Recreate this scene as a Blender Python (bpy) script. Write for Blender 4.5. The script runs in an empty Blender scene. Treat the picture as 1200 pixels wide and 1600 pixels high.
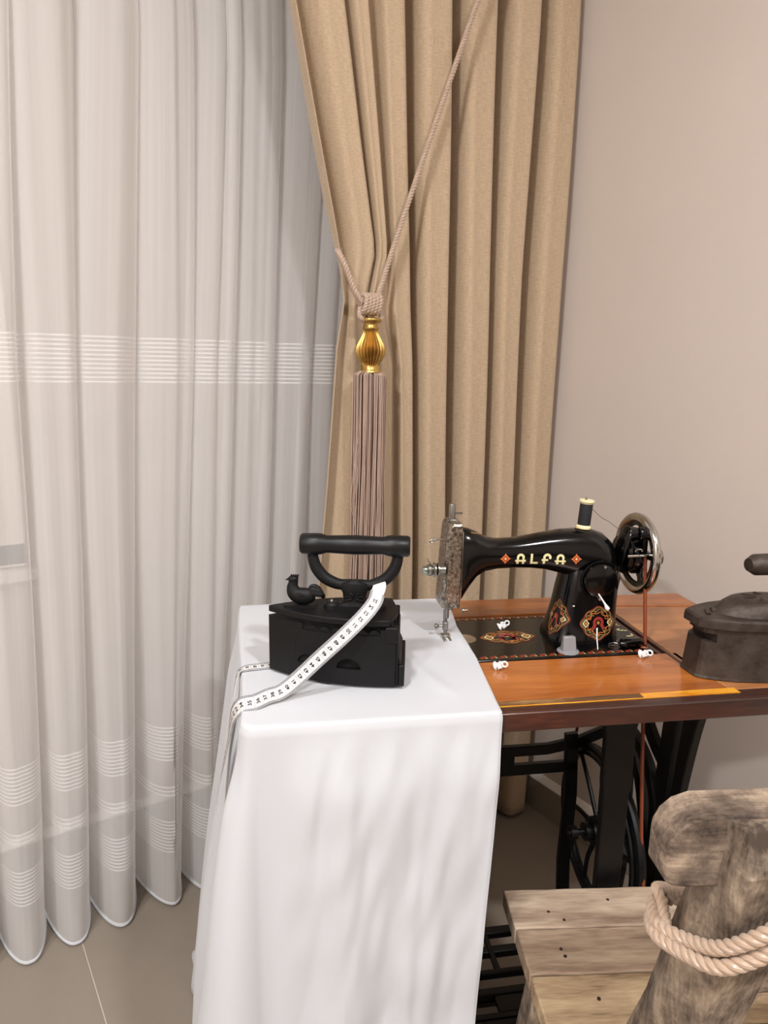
import bpy, math, random
from math import sin, cos, pi, radians, sqrt, atan2
from mathutils import Vector, Matrix, noise
random.seed(7)
S = bpy.context.scene
COL = S.collection
# ------------------------------------------------------------------ camera, world, lights, exposure
CAM_YAW, CAM_PITCH, CAM_ROLL, CAM_Z = -33.8, 11.4, -1.0, 1.18
cd = bpy.data.cameras.new('camera')
cam = bpy.data.objects.new('camera', cd); COL.objects.link(cam)
cd.sensor_fit = 'VERTICAL'; cd.sensor_height = 36.0; cd.lens = 36.0*1092/1600
cd.clip_start = 0.02
_p, _r = radians(CAM_PITCH), radians(CAM_ROLL)
fw = Vector((0, cos(_p), -sin(_p))); rt0 = Vector((1, 0, 0)); dn0 = Vector((0, -sin(_p), -cos(_p)))
rt = cos(_r)*rt0 + sin(_r)*dn0; dn = -sin(_r)*rt0 + cos(_r)*dn0
m3 = Matrix((rt, -dn, -fw)).transposed()
cam.matrix_world = Matrix.Translation((0, 0, CAM_Z)) @ Matrix.Rotation(radians(CAM_YAW), 4, 'Z') @ m3.to_4x4()
S.camera = cam
S.view_settings.view_transform = 'Standard'; S.view_settings.look = 'None'
S.view_settings.gamma = 1.0; S.view_settings.use_curve_mapping = False
S.view_settings.exposure = -0.2
w = bpy.data.worlds.new('world'); S.world = w; w.use_nodes = True
w.node_tree.nodes['Background'].inputs[0].default_value = (0.9, 0.93, 1.0, 1)
w.node_tree.nodes['Background'].inputs[1].default_value = 0.05

def camframe(x, y, z):
    a = radians(CAM_YAW); return Vector((x*cos(a)-y*sin(a), x*sin(a)+y*cos(a), z))
LAMPS = [  # position in plan as seen from the camera (right, forward), size, watts
    (0.90, -0.65, 0.20, 58.0), (-0.55, -0.25, 0.20, 36.0), (-1.25, -1.9, 0.20, 85.0)]  # last lamp is a fill added to brighten the space under the table
CEIL = 2.78

# ------------------------------------------------------------------ helpers
def lin(c):
    return tuple((v/12.92 if v <= 0.04045 else ((v+0.055)/1.055)**2.4) for v in [x/255 for x in c]) + (1,)

class MB:
    def __init__(s): s.v = []; s.f = []; s.M = Matrix.Identity(4)
    def add(s, vs, fs):
        o = len(s.v); s.v += [s.M @ Vector(v) for v in vs]; s.f += [tuple(i+o for i in f) for f in fs]; return s
    def box(s, x0, x1, y0, y1, z0, z1):
        return s.add([(x0,y0,z0),(x1,y0,z0),(x1,y1,z0),(x0,y1,z0),(x0,y0,z1),(x1,y0,z1),(x1,y1,z1),(x0,y1,z1)],
                     [(0,3,2,1),(4,5,6,7),(0,1,5,4),(1,2,6,5),(2,3,7,6),(3,0,4,7)])
    def rings(s, rs, closed=True, cap=True):
        n = len(rs[0]); vs = [p for r in rs for p in r]; fs = []
        for i in range(len(rs)-1):
            for j in range(n if closed else n-1):
                k = (j+1) % n
                fs.append((i*n+j, i*n+k, (i+1)*n+k, (i+1)*n+j))
        if cap and closed:
            fs.append(tuple(range(n))[::-1]); fs.append(tuple((len(rs)-1)*n+j for j in range(n)))
        return s.add(vs, fs)
    def tube(s, path, r, seg=10, cap=True, flat=1.0, loop=False):
        P = [Vector(p) for p in path]; n = len(P)
        R = r if isinstance(r, (list, tuple)) else [r]*n
        def tan(i):
            if loop: return (P[(i+1) % n]-P[(i-1) % n]).normalized()
            return (P[min(i+1, n-1)]-P[max(i-1, 0)]).normalized()
        t = tan(0); up = Vector((0, 0, 1)) if abs(t.z) < .9 else Vector((0, 1, 0))
        nn = (up - t*up.dot(t)).normalized(); rs = []
        for i in range(n):
            t2 = tan(i); nn = (nn - t2*nn.dot(t2)).normalized(); b = t2.cross(nn)
            rs.append([P[i]+(nn*cos(2*pi*k/seg)+b*sin(2*pi*k/seg)*flat)*R[i] for k in range(seg)])
        if loop: rs.append(rs[0]); cap = False
        return s.rings(rs, True, cap)
    def lathe(s, prof, seg=24, axis='Z', at=(0, 0, 0), cap=True, flute=0, fd=0.0, frange=None):
        rs = []
        for (r, h) in prof:
            ring = []
            for k in range(seg):
                a = 2*pi*k/seg; rr = r
                if flute and frange[0] <= h <= frange[1]: rr = r*(1-fd*(0.5-0.5*cos(a*flute)))
                x, y = rr*cos(a), rr*sin(a)
                q = {'Z': (x, y, h), 'X': (h, x, y), 'Y': (y, h, x)}[axis]
                ring.append(Vector(q)+Vector(at))
            rs.append(ring)
        return s.rings(rs, True, cap)
    def prism(s, poly, z0, z1, top_scale=1.0, c=(0, 0)):
        n = len(poly)
        a = [(x, y, z0) for x, y in poly]
        b = [(c[0]+(x-c[0])*top_scale, c[1]+(y-c[1])*top_scale, z1) for x, y in poly]
        return s.rings([a, b])
    def plate(s, poly, plane, a, b):   # extrude a 2D outline along the axis normal to 'plane'
        def q(p, t): return {'YZ': (t, p[0], p[1]), 'XZ': (p[0], t, p[1]), 'XY': (p[0], p[1], t)}[plane]
        return s.rings([[q(p, a) for p in poly], [q(p, b) for p in poly]])
    def strap(s, pts, w, plane, a, b):  # flat bar with constant width following a 2D path
        P = [Vector((p[0], p[1])) for p in pts]; L = []; R = []
        W = (list(w)+[w[-1]]*len(P)) if isinstance(w, (list, tuple)) else [w]*len(P)
        for i in range(len(P)):
            t = (P[min(i+1, len(P)-1)]-P[max(i-1, 0)]).normalized(); nn = Vector((-t.y, t.x))
            L.append(P[i]+nn*W[i]/2); R.append(P[i]-nn*W[i]/2)
        def q(p, t): return {'YZ': (t, p[0], p[1]), 'XZ': (p[0], t, p[1]), 'XY': (p[0], p[1], t)}[plane]
        return s.rings([[q(L[i], a), q(L[i], b), q(R[i], b), q(R[i], a)] for i in range(len(P))])
    def build(s, name, mat, parent=None, bevel=0, smooth=True, ang=35, sub=0, seg=2):
        me = bpy.data.meshes.new(name); me.from_pydata([tuple(v) for v in s.v], [], s.f); me.validate()
        me.materials.append(mat)
        o = bpy.data.objects.new(name, me); COL.objects.link(o)
        import bmesh
        bm = bmesh.new(); bm.from_mesh(me); bmesh.ops.recalc_face_normals(bm, faces=bm.faces); bm.to_mesh(me); bm.free()
        if parent: o.parent = parent
        if bevel:
            b = o.modifiers.new('bevel', 'BEVEL'); b.width = bevel; b.segments = seg; b.limit_method = 'ANGLE'; b.angle_limit = radians(40)
        if sub:
            b = o.modifiers.new('sub', 'SUBSURF'); b.levels = sub; b.render_levels = sub
        if smooth:
            for p in me.polygons: p.use_smooth = True
            if not sub:
                try: me.set_sharp_from_angle(angle=radians(ang))
                except Exception: pass
        return o

def bez(pts, n=24):   # Catmull-Rom through points
    P = [Vector(p) for p in pts]; out = []
    for i in range(len(P)-1):
        p0 = P[max(i-1, 0)]; p1 = P[i]; p2 = P[i+1]; p3 = P[min(i+2, len(P)-1)]
        for k in range(n):
            t = k/n
            out.append(0.5*((2*p1)+(-p0+p2)*t+(2*p0-5*p1+4*p2-p3)*t*t+(-p0+3*p1-3*p2+p3)*t**3))
    out.append(P[-1]); return out

def resample(P, step):
    out = [P[0]]; acc = 0
    for i in range(1, len(P)):
        d = (P[i]-P[i-1]).length
        while acc+d >= step and d > 0:
            f = (step-acc)/d; q = P[i-1].lerp(P[i], f); out.append(q); P[i-1] = q; d = (P[i]-q).length; acc = 0
        acc += d
    out.append(P[-1]); return out

def rope(mb, pts, R, pitch, strands=3, seg=7, phase=0):
    P = resample(bez(pts, 30), pitch/12); n = len(P)
    t = (P[1]-P[0]).normalized(); up = Vector((0, 0, 1)) if abs(t.z) < .9 else Vector((0, 1, 0))
    nn = (up-t*up.dot(t)).normalized(); N = []; B = []
    for i in range(n):
        t = (P[min(i+1, n-1)]-P[max(i-1, 0)]).normalized(); nn = (nn-t*nn.dot(t)).normalized(); N.append(nn.copy()); B.append(t.cross(nn))
    for k in range(strands):
        path = []
        for i in range(n):
            a = phase+2*pi*(i/12+k/strands)
            path.append(P[i]+(N[i]*cos(a)+B[i]*sin(a))*R*.52)
        mb.tube(path, R*.55, seg)

def thing(name, label, cat, loc=(0, 0, 0), rz=0, group=None):
    o = bpy.data.objects.new(name, None); COL.objects.link(o); o.empty_display_size = .05
    o.location = loc; o.rotation_euler = (0, 0, radians(rz)); o['label'] = label; o['category'] = cat
    if group: o['group'] = group
    return o
def tag(o, label, cat, group=None, kind=None):
    o['label'] = label; o['category'] = cat
    if group: o['group'] = group
    if kind: o['kind'] = kind
    return o
def struct(o): o['kind'] = 'structure'; return o
def key(tab, z):     # piecewise linear lookup, table sorted by descending z
    if z >= tab[0][0]: return tab[0][1]
    for (a, va), (b, vb) in zip(tab, tab[1:]):
        if z >= b: return vb+(va-vb)*(z-b)/(a-b)
    return tab[-1][1]

# ------------------------------------------------------------------ materials
def mat(name, col, rough=.5, metal=0, coat=0, spec=.5, noise_amt=0, nscale=8, bump=0, bscale=200, bdist=.001, stretch=(1, 1, 1), col2=None, sheen=0):
    m = bpy.data.materials.new(name); m.use_nodes = True; nt = m.node_tree; b = nt.nodes['Principled BSDF']
    c1 = lin(col); b.inputs['Base Color'].default_value = c1; b.inputs['Roughness'].default_value = rough
    b.inputs['Metallic'].default_value = metal; b.inputs['Coat Weight'].default_value = coat; b.inputs['Coat Roughness'].default_value = .08
    b.inputs['Specular IOR Level'].default_value = spec
    if sheen: b.inputs['Sheen Weight'].default_value = sheen
    tc = nt.nodes.new('ShaderNodeTexCoord'); mp = nt.nodes.new('ShaderNodeMapping'); nt.links.new(tc.outputs['Object'], mp.inputs[0])
    mp.inputs['Scale'].default_value = stretch
    if noise_amt or col2:
        n = nt.nodes.new('ShaderNodeTexNoise'); n.inputs['Scale'].default_value = nscale; n.inputs['Detail'].default_value = 6; n.inputs['Roughness'].default_value = .65
        nt.links.new(mp.outputs[0], n.inputs['Vector'])
        r = nt.nodes.new('ShaderNodeValToRGB'); r.color_ramp.elements[0].position = .32; r.color_ramp.elements[1].position = .68
        c2 = lin(col2) if col2 else tuple(v*(1-noise_amt) for v in c1[:3])+(1,)
        r.color_ramp.elements[0].color = c2; r.color_ramp.elements[1].color = c1
        nt.links.new(n.outputs['Fac'], r.inputs[0]); nt.links.new(r.outputs[0], b.inputs['Base Color'])
    if bump:
        n2 = nt.nodes.new('ShaderNodeTexNoise'); n2.inputs['Scale'].default_value = bscale; n2.inputs['Detail'].default_value = 5
        nt.links.new(mp.outputs[0], n2.inputs['Vector'])
        bp = nt.nodes.new('ShaderNodeBump'); bp.inputs['Strength'].default_value = bump; bp.inputs['Distance'].default_value = bdist
        nt.links.new(n2.outputs['Fac'], bp.inputs['Height']); nt.links.new(bp.outputs[0], b.inputs['Normal'])
    return m

def wood(name, cols, axis=0, rough=.7, coat=0, fine=1.0, bump=.4, ramp=(.3, .5, .7), off=(0, 0, 0), scale=9, dist=.0015):
    m = bpy.data.materials.new(name); m.use_nodes = True; nt = m.node_tree; b = nt.nodes['Principled BSDF']
    tc = nt.nodes.new('ShaderNodeTexCoord'); mp = nt.nodes.new('ShaderNodeMapping'); nt.links.new(tc.outputs['Object'], mp.inputs[0])
    sc = [1, 1, 1]; sc[axis] = .12; mp.inputs['Scale'].default_value = [v*scale*fine for v in sc]; mp.inputs['Location'].default_value = off
    n = nt.nodes.new('ShaderNodeTexNoise'); n.inputs['Scale'].default_value = 1.6; n.inputs['Detail'].default_value = 8; n.inputs['Roughness'].default_value = .6; n.inputs['Distortion'].default_value = .6
    nt.links.new(mp.outputs[0], n.inputs['Vector'])
    g = nt.nodes.new('ShaderNodeTexNoise'); g.inputs['Scale'].default_value = 22; g.inputs['Detail'].default_value = 5
    nt.links.new(mp.outputs[0], g.inputs['Vector'])
    mx = nt.nodes.new('ShaderNodeMath'); mx.operation = 'MULTIPLY_ADD'; mx.inputs[1].default_value = .35
    nt.links.new(g.outputs['Fac'], mx.inputs[0]); 
    sb = nt.nodes.new('ShaderNodeMath'); sb.operation = 'SUBTRACT'; sb.inputs[1].default_value = .175
    nt.links.new(n.outputs['Fac'], sb.inputs[0]); nt.links.new(sb.outputs[0], mx.inputs[2])
    if bump > .5:
        bl = nt.nodes.new('ShaderNodeTexNoise'); bl.inputs['Scale'].default_value = 22; bl.inputs['Detail'].default_value = 7; bl.inputs['Roughness'].default_value = .7
        nt.links.new(tc.outputs['Object'], bl.inputs['Vector'])
        m1 = nt.nodes.new('ShaderNodeMath'); m1.operation = 'MULTIPLY_ADD'; m1.inputs[1].default_value = .75; nt.links.new(bl.outputs['Fac'], m1.inputs[0])
        m0 = nt.nodes.new('ShaderNodeMath'); m0.operation = 'MULTIPLY_ADD'; m0.inputs[1].default_value = .62; m0.inputs[2].default_value = -.19; nt.links.new(mx.outputs[0], m0.inputs[0]); nt.links.new(m0.outputs[0], m1.inputs[2]); mx = m1
    r = nt.nodes.new('ShaderNodeValToRGB'); cr = r.color_ramp
    cr.elements[0].position = ramp[0]; cr.elements[0].color = lin(cols[0]); cr.elements[1].position = ramp[2]; cr.elements[1].color = lin(cols[2])
    e = cr.elements.new(ramp[1]); e.color = lin(cols[1])
    nt.links.new(mx.outputs[0], r.inputs[0]); nt.links.new(r.outputs[0], b.inputs['Base Color'])
    b.inputs['Roughness'].default_value = rough; b.inputs['Coat Weight'].default_value = coat; b.inputs['Coat Roughness'].default_value = .12
    if bump:
        bp = nt.nodes.new('ShaderNodeBump'); bp.inputs['Strength'].default_value = bump; bp.inputs['Distance'].default_value = dist
        nt.links.new(mx.outputs[0], bp.inputs['Height']); nt.links.new(bp.outputs[0], b.inputs['Normal'])
    return m

M_WALL = mat('wall_paint', (205, 193, 183), .75, noise_amt=.04, nscale=2)
M_CEIL = mat('ceiling_paint', (235, 232, 228), .9)
M_TILE = mat('floor_tile', (147, 136, 123), .35, noise_amt=.10, nscale=3.5, bump=.05, bscale=60)
M_GROUT = mat('tile_grout', (196, 186, 172), .9)
M_BASE = mat('baseboard_tile', (150, 140, 128), .4, noise_amt=.08, nscale=5)
M_BEAD = mat('white_bead', (240, 236, 230), .6)
M_FRAME = mat('window_frame_white', (232, 222, 212), .45)
M_SHUT = mat('shutter_beige', (214, 202, 190), .6)
M_BLACK = mat('black_enamel', (5, 5, 6), .16, spec=.42, bump=.02, bscale=30)
M_CAST = mat('black_cast_iron_paint', (6, 6, 7), .42, spec=.35, bump=.15, bscale=150)
M_IRON = mat('matte_black_iron', (12, 12, 13), .55, spec=.3, bump=.35, bscale=260, bdist=.0006)
M_DARK = mat('dark_recess', (4, 4, 4), .9)
M_RUST = mat('rusty_iron', (88, 78, 70), .52, metal=.55, col2=(52, 43, 38), nscale=28, bump=.6, bscale=150, bdist=.001)
M_CHROME = mat('worn_chrome', (205, 203, 198), .16, metal=1, noise_amt=.25, nscale=40)
M_FACE = mat('engraved_nickel', (200, 192, 178), .26, metal=1, col2=(70, 60, 48), nscale=170, bump=.9, bscale=230, bdist=.0012)
M_STEEL = mat('dull_steel', (150, 148, 142), .32, metal=1)
M_GREENCH = mat('greenish_nickel', (170, 182, 172), .2, metal=1)
M_GOLD = mat('antique_gold', (216, 182, 108), .34, metal=.85, col2=(160, 122, 62), nscale=30)
M_CORD = mat('mauve_satin_cord', (178, 154, 134), .38, sheen=.3)
M_CORD2 = mat('champagne_satin_cord', (184, 159, 137), .3, sheen=.2)
M_FRINGE = mat('mauve_fringe', (186, 158, 140), .42, sheen=.3, noise_amt=.3, nscale=60, stretch=(8, 8, .5))
M_LEATH = mat('brown_leather', (130, 62, 34), .5)
M_CREAM = mat('cream_plastic', (236, 224, 178), .5)
M_THREAD = mat('black_thread', (26, 26, 30), .75, bump=1, bscale=60, stretch=(1, 1, 30), bdist=.0008)
M_WHITE = mat('white_plastic', (240, 240, 240), .35)
M_GREYPL = mat('grey_plastic', (140, 140, 142), .3)
M_DECGOLD = mat('gold_decal', (160, 118, 60), .45)
M_DECRED = mat('red_decal', (140, 42, 32), .45)
M_DECCREAM = mat('cream_decal', (226, 218, 168), .45)
M_DECOR = mat('orange_decal', (206, 112, 58), .45)
M_DECGREEN = mat('green_decal', (50, 72, 52), .5)
M_CLOTH = mat('white_cotton_cloth', (199, 201, 205), .8, bump=.10, bscale=1100, bdist=.0004, sheen=.2)
M_TAPE = mat('tape_white', (226, 224, 222), .5)
M_TAPEG = mat('tape_grey_print', (150, 150, 152), .6)
M_INK = mat('tape_ink', (24, 24, 28), .6)
M_TABLE = wood('varnished_walnut', [(112, 54, 20), (160, 90, 36), (186, 112, 50)], 0, .3, .5, bump=.08, scale=7)
M_TABLE2 = wood('varnished_walnut_leaf', [(122, 72, 38), (160, 104, 60), (184, 124, 76)], 0, .34, .3, bump=.08, scale=7, off=(3, 1, 0))
M_EDGE = wood('dark_table_edge', [(42, 22, 16), (66, 34, 24), (92, 50, 34)], 0, .4, .3, bump=.2, scale=12)
M_OLD = wood('weathered_wood', [(122, 100, 82), (172, 150, 128), (204, 184, 160)], 0, .8, bump=.5, scale=11)
M_OLD2 = wood('weathered_wood_b', [(104, 84, 66), (164, 140, 117), (194, 171, 145)], 0, .8, bump=.5, scale=11, off=(5, 2, 1))
M_OLD3 = wood('weathered_wood_c', [(92, 68, 46), (170, 144, 112), (200, 176, 140)], 0, .8, bump=.5, scale=12, off=(9, 4, 2), fine=1.3)
M_RAIL = wood('grey_weathered_rail', [(58, 47, 38), (112, 96, 82), (172, 152, 130)], 0, .85, bump=.6, scale=13, off=(2, 7, 3), ramp=(.35, .49, .65))
M_POST = wood('grey_weathered_post', [(66, 54, 44), (126, 110, 94), (182, 163, 141)], 2, .85, bump=.6, scale=13, off=(1, 3, 3), ramp=(.35, .49, .65))
M_RULB = wood('worn_ruler_brown', [(64, 40, 22), (112, 76, 44), (176, 136, 88)], 0, .5, .2, scale=30, bump=.2)
M_RULY = wood('yellow_ruler', [(196, 116, 20), (232, 164, 40), (246, 202, 96)], 0, .35, .5, scale=30, bump=.1)
M_LAMP = bpy.data.materials.new('lamp_diffuser'); M_LAMP.use_nodes = True
_b = M_LAMP.node_tree.nodes['Principled BSDF']; _b.inputs['Emission Color'].default_value = (1, .95, .88, 1); _b.inputs['Emission Strength'].default_value = 6

def drape_mat():
    m = mat('beige_linen', (190, 163, 130), .85, sheen=.15); nt = m.node_tree; b = nt.nodes['Principled BSDF']
    uv = nt.nodes.new('ShaderNodeTexCoord')
    hs = []
    for sc in ((1300, 90, 1), (110, 1300, 1)):
        mp = nt.nodes.new('ShaderNodeMapping'); mp.inputs['Scale'].default_value = sc; nt.links.new(uv.outputs['UV'], mp.inputs[0])
        n = nt.nodes.new('ShaderNodeTexNoise'); n.inputs['Scale'].default_value = 1; n.inputs['Detail'].default_value = 2
        nt.links.new(mp.outputs[0], n.inputs['Vector']); hs.append(n)
    a = nt.nodes.new('ShaderNodeMath'); a.operation = 'ADD'; nt.links.new(hs[0].outputs['Fac'], a.inputs[0]); nt.links.new(hs[1].outputs['Fac'], a.inputs[1])
    r = nt.nodes.new('ShaderNodeValToRGB'); r.color_ramp.elements[0].position = .35; r.color_ramp.elements[1].position = .68
    r.color_ramp.elements[0].color = lin((170, 147, 119)); r.color_ramp.elements[1].color = lin((196, 173, 144))
    h = nt.nodes.new('ShaderNodeMath'); h.operation = 'MULTIPLY'; h.inputs[1].default_value = .5; nt.links.new(a.outputs[0], h.inputs[0])
    nt.links.new(h.outputs[0], r.inputs[0]); nt.links.new(r.outputs[0], b.inputs['Base Color'])
    bp = nt.nodes.new('ShaderNodeBump'); bp.inputs['Strength'].default_value = .2; bp.inputs['Distance'].default_value = .0006
    nt.links.new(a.outputs[0], bp.inputs['Height']); nt.links.new(bp.outputs[0], b.inputs['Normal'])
    return m
M_DRAPE = drape_mat()

BANDS = [(1.150, 1.240, 11), (.353, .435, 10), (.270, .298, 3), (.135, .215, 10)]
def sheer_mat():
    m = bpy.data.materials.new('white_voile'); m.use_nodes = True; nt = m.node_tree; N = nt.nodes; L = nt.links
    N.remove(N['Principled BSDF']); out = N['Material Output']
    tc = N.new('ShaderNodeTexCoord'); sx = N.new('ShaderNodeSeparateXYZ'); L.new(tc.outputs['Object'], sx.inputs[0])
    def mth(op, a, b=None):
        n = N.new('ShaderNodeMath'); n.operation = op
        for i, q in enumerate((a, b)):
            if q is None: continue
            if isinstance(q, (int, float)): n.inputs[i].default_value = q
            else: L.new(q, n.inputs[i])
        return n.outputs[0]
    z = sx.outputs['Z']; tot = None
    for (z0, z1, n) in BANDS:
        p = (z1-z0)/n
        fr = mth('FRACT', mth('DIVIDE', mth('SUBTRACT', z, z0), p))
        st = mth('LESS_THAN', fr, .40 if n > 3 else .4)
        inn = mth('MULTIPLY', mth('GREATER_THAN', z, z0), mth('LESS_THAN', z, z1-p*.55))
        q = mth('MULTIPLY', st, inn)
        tot = q if tot is None else mth('MAXIMUM', tot, q)
    tot = mth('MAXIMUM', tot, mth('LESS_THAN', z, .012))
    uvm = N.new('ShaderNodeMapping'); uvm.inputs['Scale'].default_value = (420, 3, 1); L.new(tc.outputs['UV'], uvm.inputs[0])
    nz = N.new('ShaderNodeTexNoise'); nz.inputs['Scale'].default_value = 1; nz.inputs['Detail'].default_value = 3; L.new(uvm.outputs[0], nz.inputs['Vector'])
    lw = N.new('ShaderNodeLayerWeight'); lw.inputs['Blend'].default_value = .5
    dens = mth('ADD', mth('ADD', .54, mth('MULTIPLY', lw.outputs['Facing'], .28)), mth('MULTIPLY', mth('SUBTRACT', nz.outputs['Fac'], .5), .14))
    dens = mth('MINIMUM', mth('MAXIMUM', dens, mth('MULTIPLY', tot, .93)), .97)
    df = N.new('ShaderNodeBsdfDiffuse'); df.inputs['Color'].default_value = lin((250, 249, 248))
    tl = N.new('ShaderNodeBsdfTranslucent'); tl.inputs['Color'].default_value = lin((250, 249, 248))
    mx = N.new('ShaderNodeMixShader'); mx.inputs[0].default_value = .42; L.new(df.outputs[0], mx.inputs[1]); L.new(tl.outputs[0], mx.inputs[2])
    tr = N.new('ShaderNodeBsdfTransparent'); m2 = N.new('ShaderNodeMixShader'); L.new(dens, m2.inputs[0]); L.new(tr.outputs[0], m2.inputs[1]); L.new(mx.outputs[0], m2.inputs[2])
    L.new(m2.outputs[0], out.inputs[0]); return m
M_SHEER = sheer_mat()

def surf(name, fn, nu, nv, mt, parent=None, smooth=True, solid=0):
    """grid mesh: fn(i/nu, j/nv) -> point; UVs are the two parameters"""
    vs = [fn(i/nu, j/nv) for j in range(nv+1) for i in range(nu+1)]
    fs = [(j*(nu+1)+i, j*(nu+1)+i+1, (j+1)*(nu+1)+i+1, (j+1)*(nu+1)+i) for j in range(nv) for i in range(nu)]
    me = bpy.data.meshes.new(name); me.from_pydata([tuple(v) for v in vs], [], fs); me.materials.append(mt)
    uv = me.uv_layers.new(name='UVMap'); idx = [0]*len(me.loops); me.loops.foreach_get('vertex_index', idx)
    dat = []
    for k in idx: dat += [(k % (nu+1))/nu, (k//(nu+1))/nv]
    uv.data.foreach_set('uv', dat)
    for p in me.polygons: p.use_smooth = smooth
    o = bpy.data.objects.new(name, me); COL.objects.link(o)
    if parent: o.parent = parent
    if solid:
        s = o.modifiers.new('solid', 'SOLIDIFY'); s.thickness = solid; s.offset = 0
    return o

# ------------------------------------------------------------------ room
XR, YW, XL, YB = 1.336, 1.66, -2.6, -3.2
fl = struct(MB().box(XL, XR, YB, YW, -.03, -.0012).build('floor', M_GROUT, smooth=False))
tile_me = None
for i in range(-3, 2):
    for j in range(-4, 2):
        x0, y0 = .185+1.2*i, .42+1.2*j
        xa, xb, ya, yb = max(x0+.0012, XL), min(x0+1.2-.0012, XR), max(y0+.0012, YB), min(y0+1.2-.0012, YW)
        if xb-xa < .02 or yb-ya < .02: continue
        MB().box(xa, xb, ya, yb, -.0012, 0).build('tile', M_TILE, fl, bevel=.0004, smooth=False, seg=1)
struct(MB().box(XR, XR+.1, YB-.1, YW+.1, -.03, CEIL).build('wall_right', M_WALL, smooth=False))
# window wall with an opening for the window behind the voile
wx0, wx1, wz0, wz1 = -1.75, .16, .755, 2.35
mb = MB(); mb.box(XL-.1, wx0, YW, YW+.1, -.03, CEIL); mb.box(wx1, XR, YW, YW+.1, -.03, CEIL); mb.box(wx0, wx1, YW, YW+.1, -.03, wz0); mb.box(wx0, wx1, YW, YW+.1, wz1, CEIL)
struct(mb.build('wall_window', M_WALL, smooth=False))
struct(MB().box(XL-.1, XL, YB, YW, -.03, CEIL).build('wall_left', M_WALL, smooth=False))
struct(MB().box(XL-.1, XR, YB-.1, YB, -.03, CEIL).build('wall_back', M_WALL, smooth=False))
struct(MB().box(XL-.1, XR+.1, YB-.1, YW+.1, CEIL, CEIL+.1).build('ceiling', M_CEIL, smooth=False))
win = struct(MB().box(wx0, wx1, YW+.085, YW+.099, wz0, wz1).build('window_1', M_SHUT, smooth=False))
mb = MB(); t = .05
mb.box(wx0-.012, wx1+.012, YW-.012, YW+.06, wz0-.004, wz0+t); mb.box(wx0-.012, wx1+.012, YW-.012, YW+.06, wz1-t, wz1); mb.box(wx0-.012, wx0+t, YW-.012, YW+.06, wz0, wz1); mb.box(wx1-t, wx1+.012, YW-.012, YW+.06, wz0, wz1)
mb.box(-.83, -.77, YW-.005, YW+.06, wz0, wz1); mb.build('window_frame', M_FRAME, win, bevel=.003)
MB().box(wx0-.04, wx1+.03, YW-.03, YW, wz0-.035, wz0-.006).build('window_sill', M_FRAME, win, bevel=.004)
for k in range(26):
    z0 = wz0+t+k*.056
    MB().box(wx0+t, wx1-t, YW+.062, YW+.075, z0+.002, z0+.054).build('slat', M_SHUT, win, bevel=.003, smooth=False, seg=1)
b = struct(MB().box(XR-.014, XR, YB, YW, 0, .088).build('baseboard_right', M_BASE, smooth=False))
mb = MB(); mb.plate([(XR, .106), (XR, .088), (XR-.014, .088), (XR-.013, .091)], 'XZ', YB, YW-.015); mb.build('top_bead', M_BEAD, b, smooth=False)
b = struct(MB().box(XL, XR-.014, YW-.014, YW, 0, .088).build('baseboard_window', M_BASE, smooth=False))
mb = MB(); mb.plate([(YW, .106), (YW, .088), (YW-.014, .088), (YW-.013, .091)], 'YZ', XL, XR-.015); mb.build('top_bead', M_BEAD, b, smooth=False)
for i, (lx, ly, sz, W) in enumerate(LAMPS):
    p = camframe(lx, ly, 0)
    L = thing('ceiling_lamp', ['round recessed ceiling lamp right of and behind the viewer', 'round recessed ceiling lamp left of and behind the viewer', 'unseen round fill lamp added in the ceiling, far left behind the viewer'][i], 'lamp', (p.x, p.y, CEIL), 0, 'recessed ceiling lamps')
    MB().lathe([(sz/2, -.004), (sz/2+.015, -.006), (sz/2+.015, 0), (sz/2, 0)], 40, cap=False).build('lamp_ring', M_FRAME, L)
    MB().lathe([(0.001, -.002), (sz/2, -.002), (sz/2, 0), (0.001, 0)], 32).build('diffuser', M_LAMP, L)
    ld = bpy.data.lights.new('lamp_light', 'AREA'); ld.shape = 'DISK'; ld.size = sz; ld.energy = W; ld.color = (.985, .985, 1)
    lo = bpy.data.objects.new('lamp_light', ld); COL.objects.link(lo); lo.location = (0, 0, -.012); lo.parent = L
MB().box(XL+.05, XR-.005, 1.15, 1.50, CEIL-.05, CEIL-.001).build('rail', M_FRAME, None, bevel=.004)
tag(bpy.data.objects['rail'], 'white double curtain rail fixed under the ceiling', 'curtain rail'); bpy.data.objects['rail'].name = 'curtain_rail'

# ------------------------------------------------------------------ voile curtain
LIMB = {1.78: [.19, .273, .388, .484, .588, .67, .78], 1.19: [.148, .256, .347, .47, .55, .64, .735], 0.0: [.125, .207, .300, .410, .500, .585, .675]}
zs = sorted(LIMB, reverse=True)
def limb(j, z):
    if j < 0: return limb(0, z)+.093*j
    if j > 6: return limb(6, z)+.088*(j-6)
    return key([(q, LIMB[q][j]) for q in zs], z)
def voile(u, v):
    z = .006+v*(CEIL-.06); k = -4+u*17.0; j = math.floor(k); f = k-j
    x = (limb(j, z)*(1-f)+limb(j+1, z)*f)-.034
    amp = .068-.030*min(1, z/1.2)
    ph = 2*pi*k
    g = (.5-.5*cos(ph))**(1.0+.6*min(1, z/.8))
    y = 1.375+2*amp*g+.012*min(1, z)+.004*sin(ph*3+j*1.7+z)*min(1, z)
    x += (.012+.007*min(1, z/.8))*sin(ph) + .004*sin(2*ph+j)*min(1, z) + .004*sin(z*3+j)
    return Vector((min(x, 1.30), y, z + (.004*sin(k*3) if v == 0 else 0)))
o = surf('voile_curtain', voile, 700, 70, M_SHEER)
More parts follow.
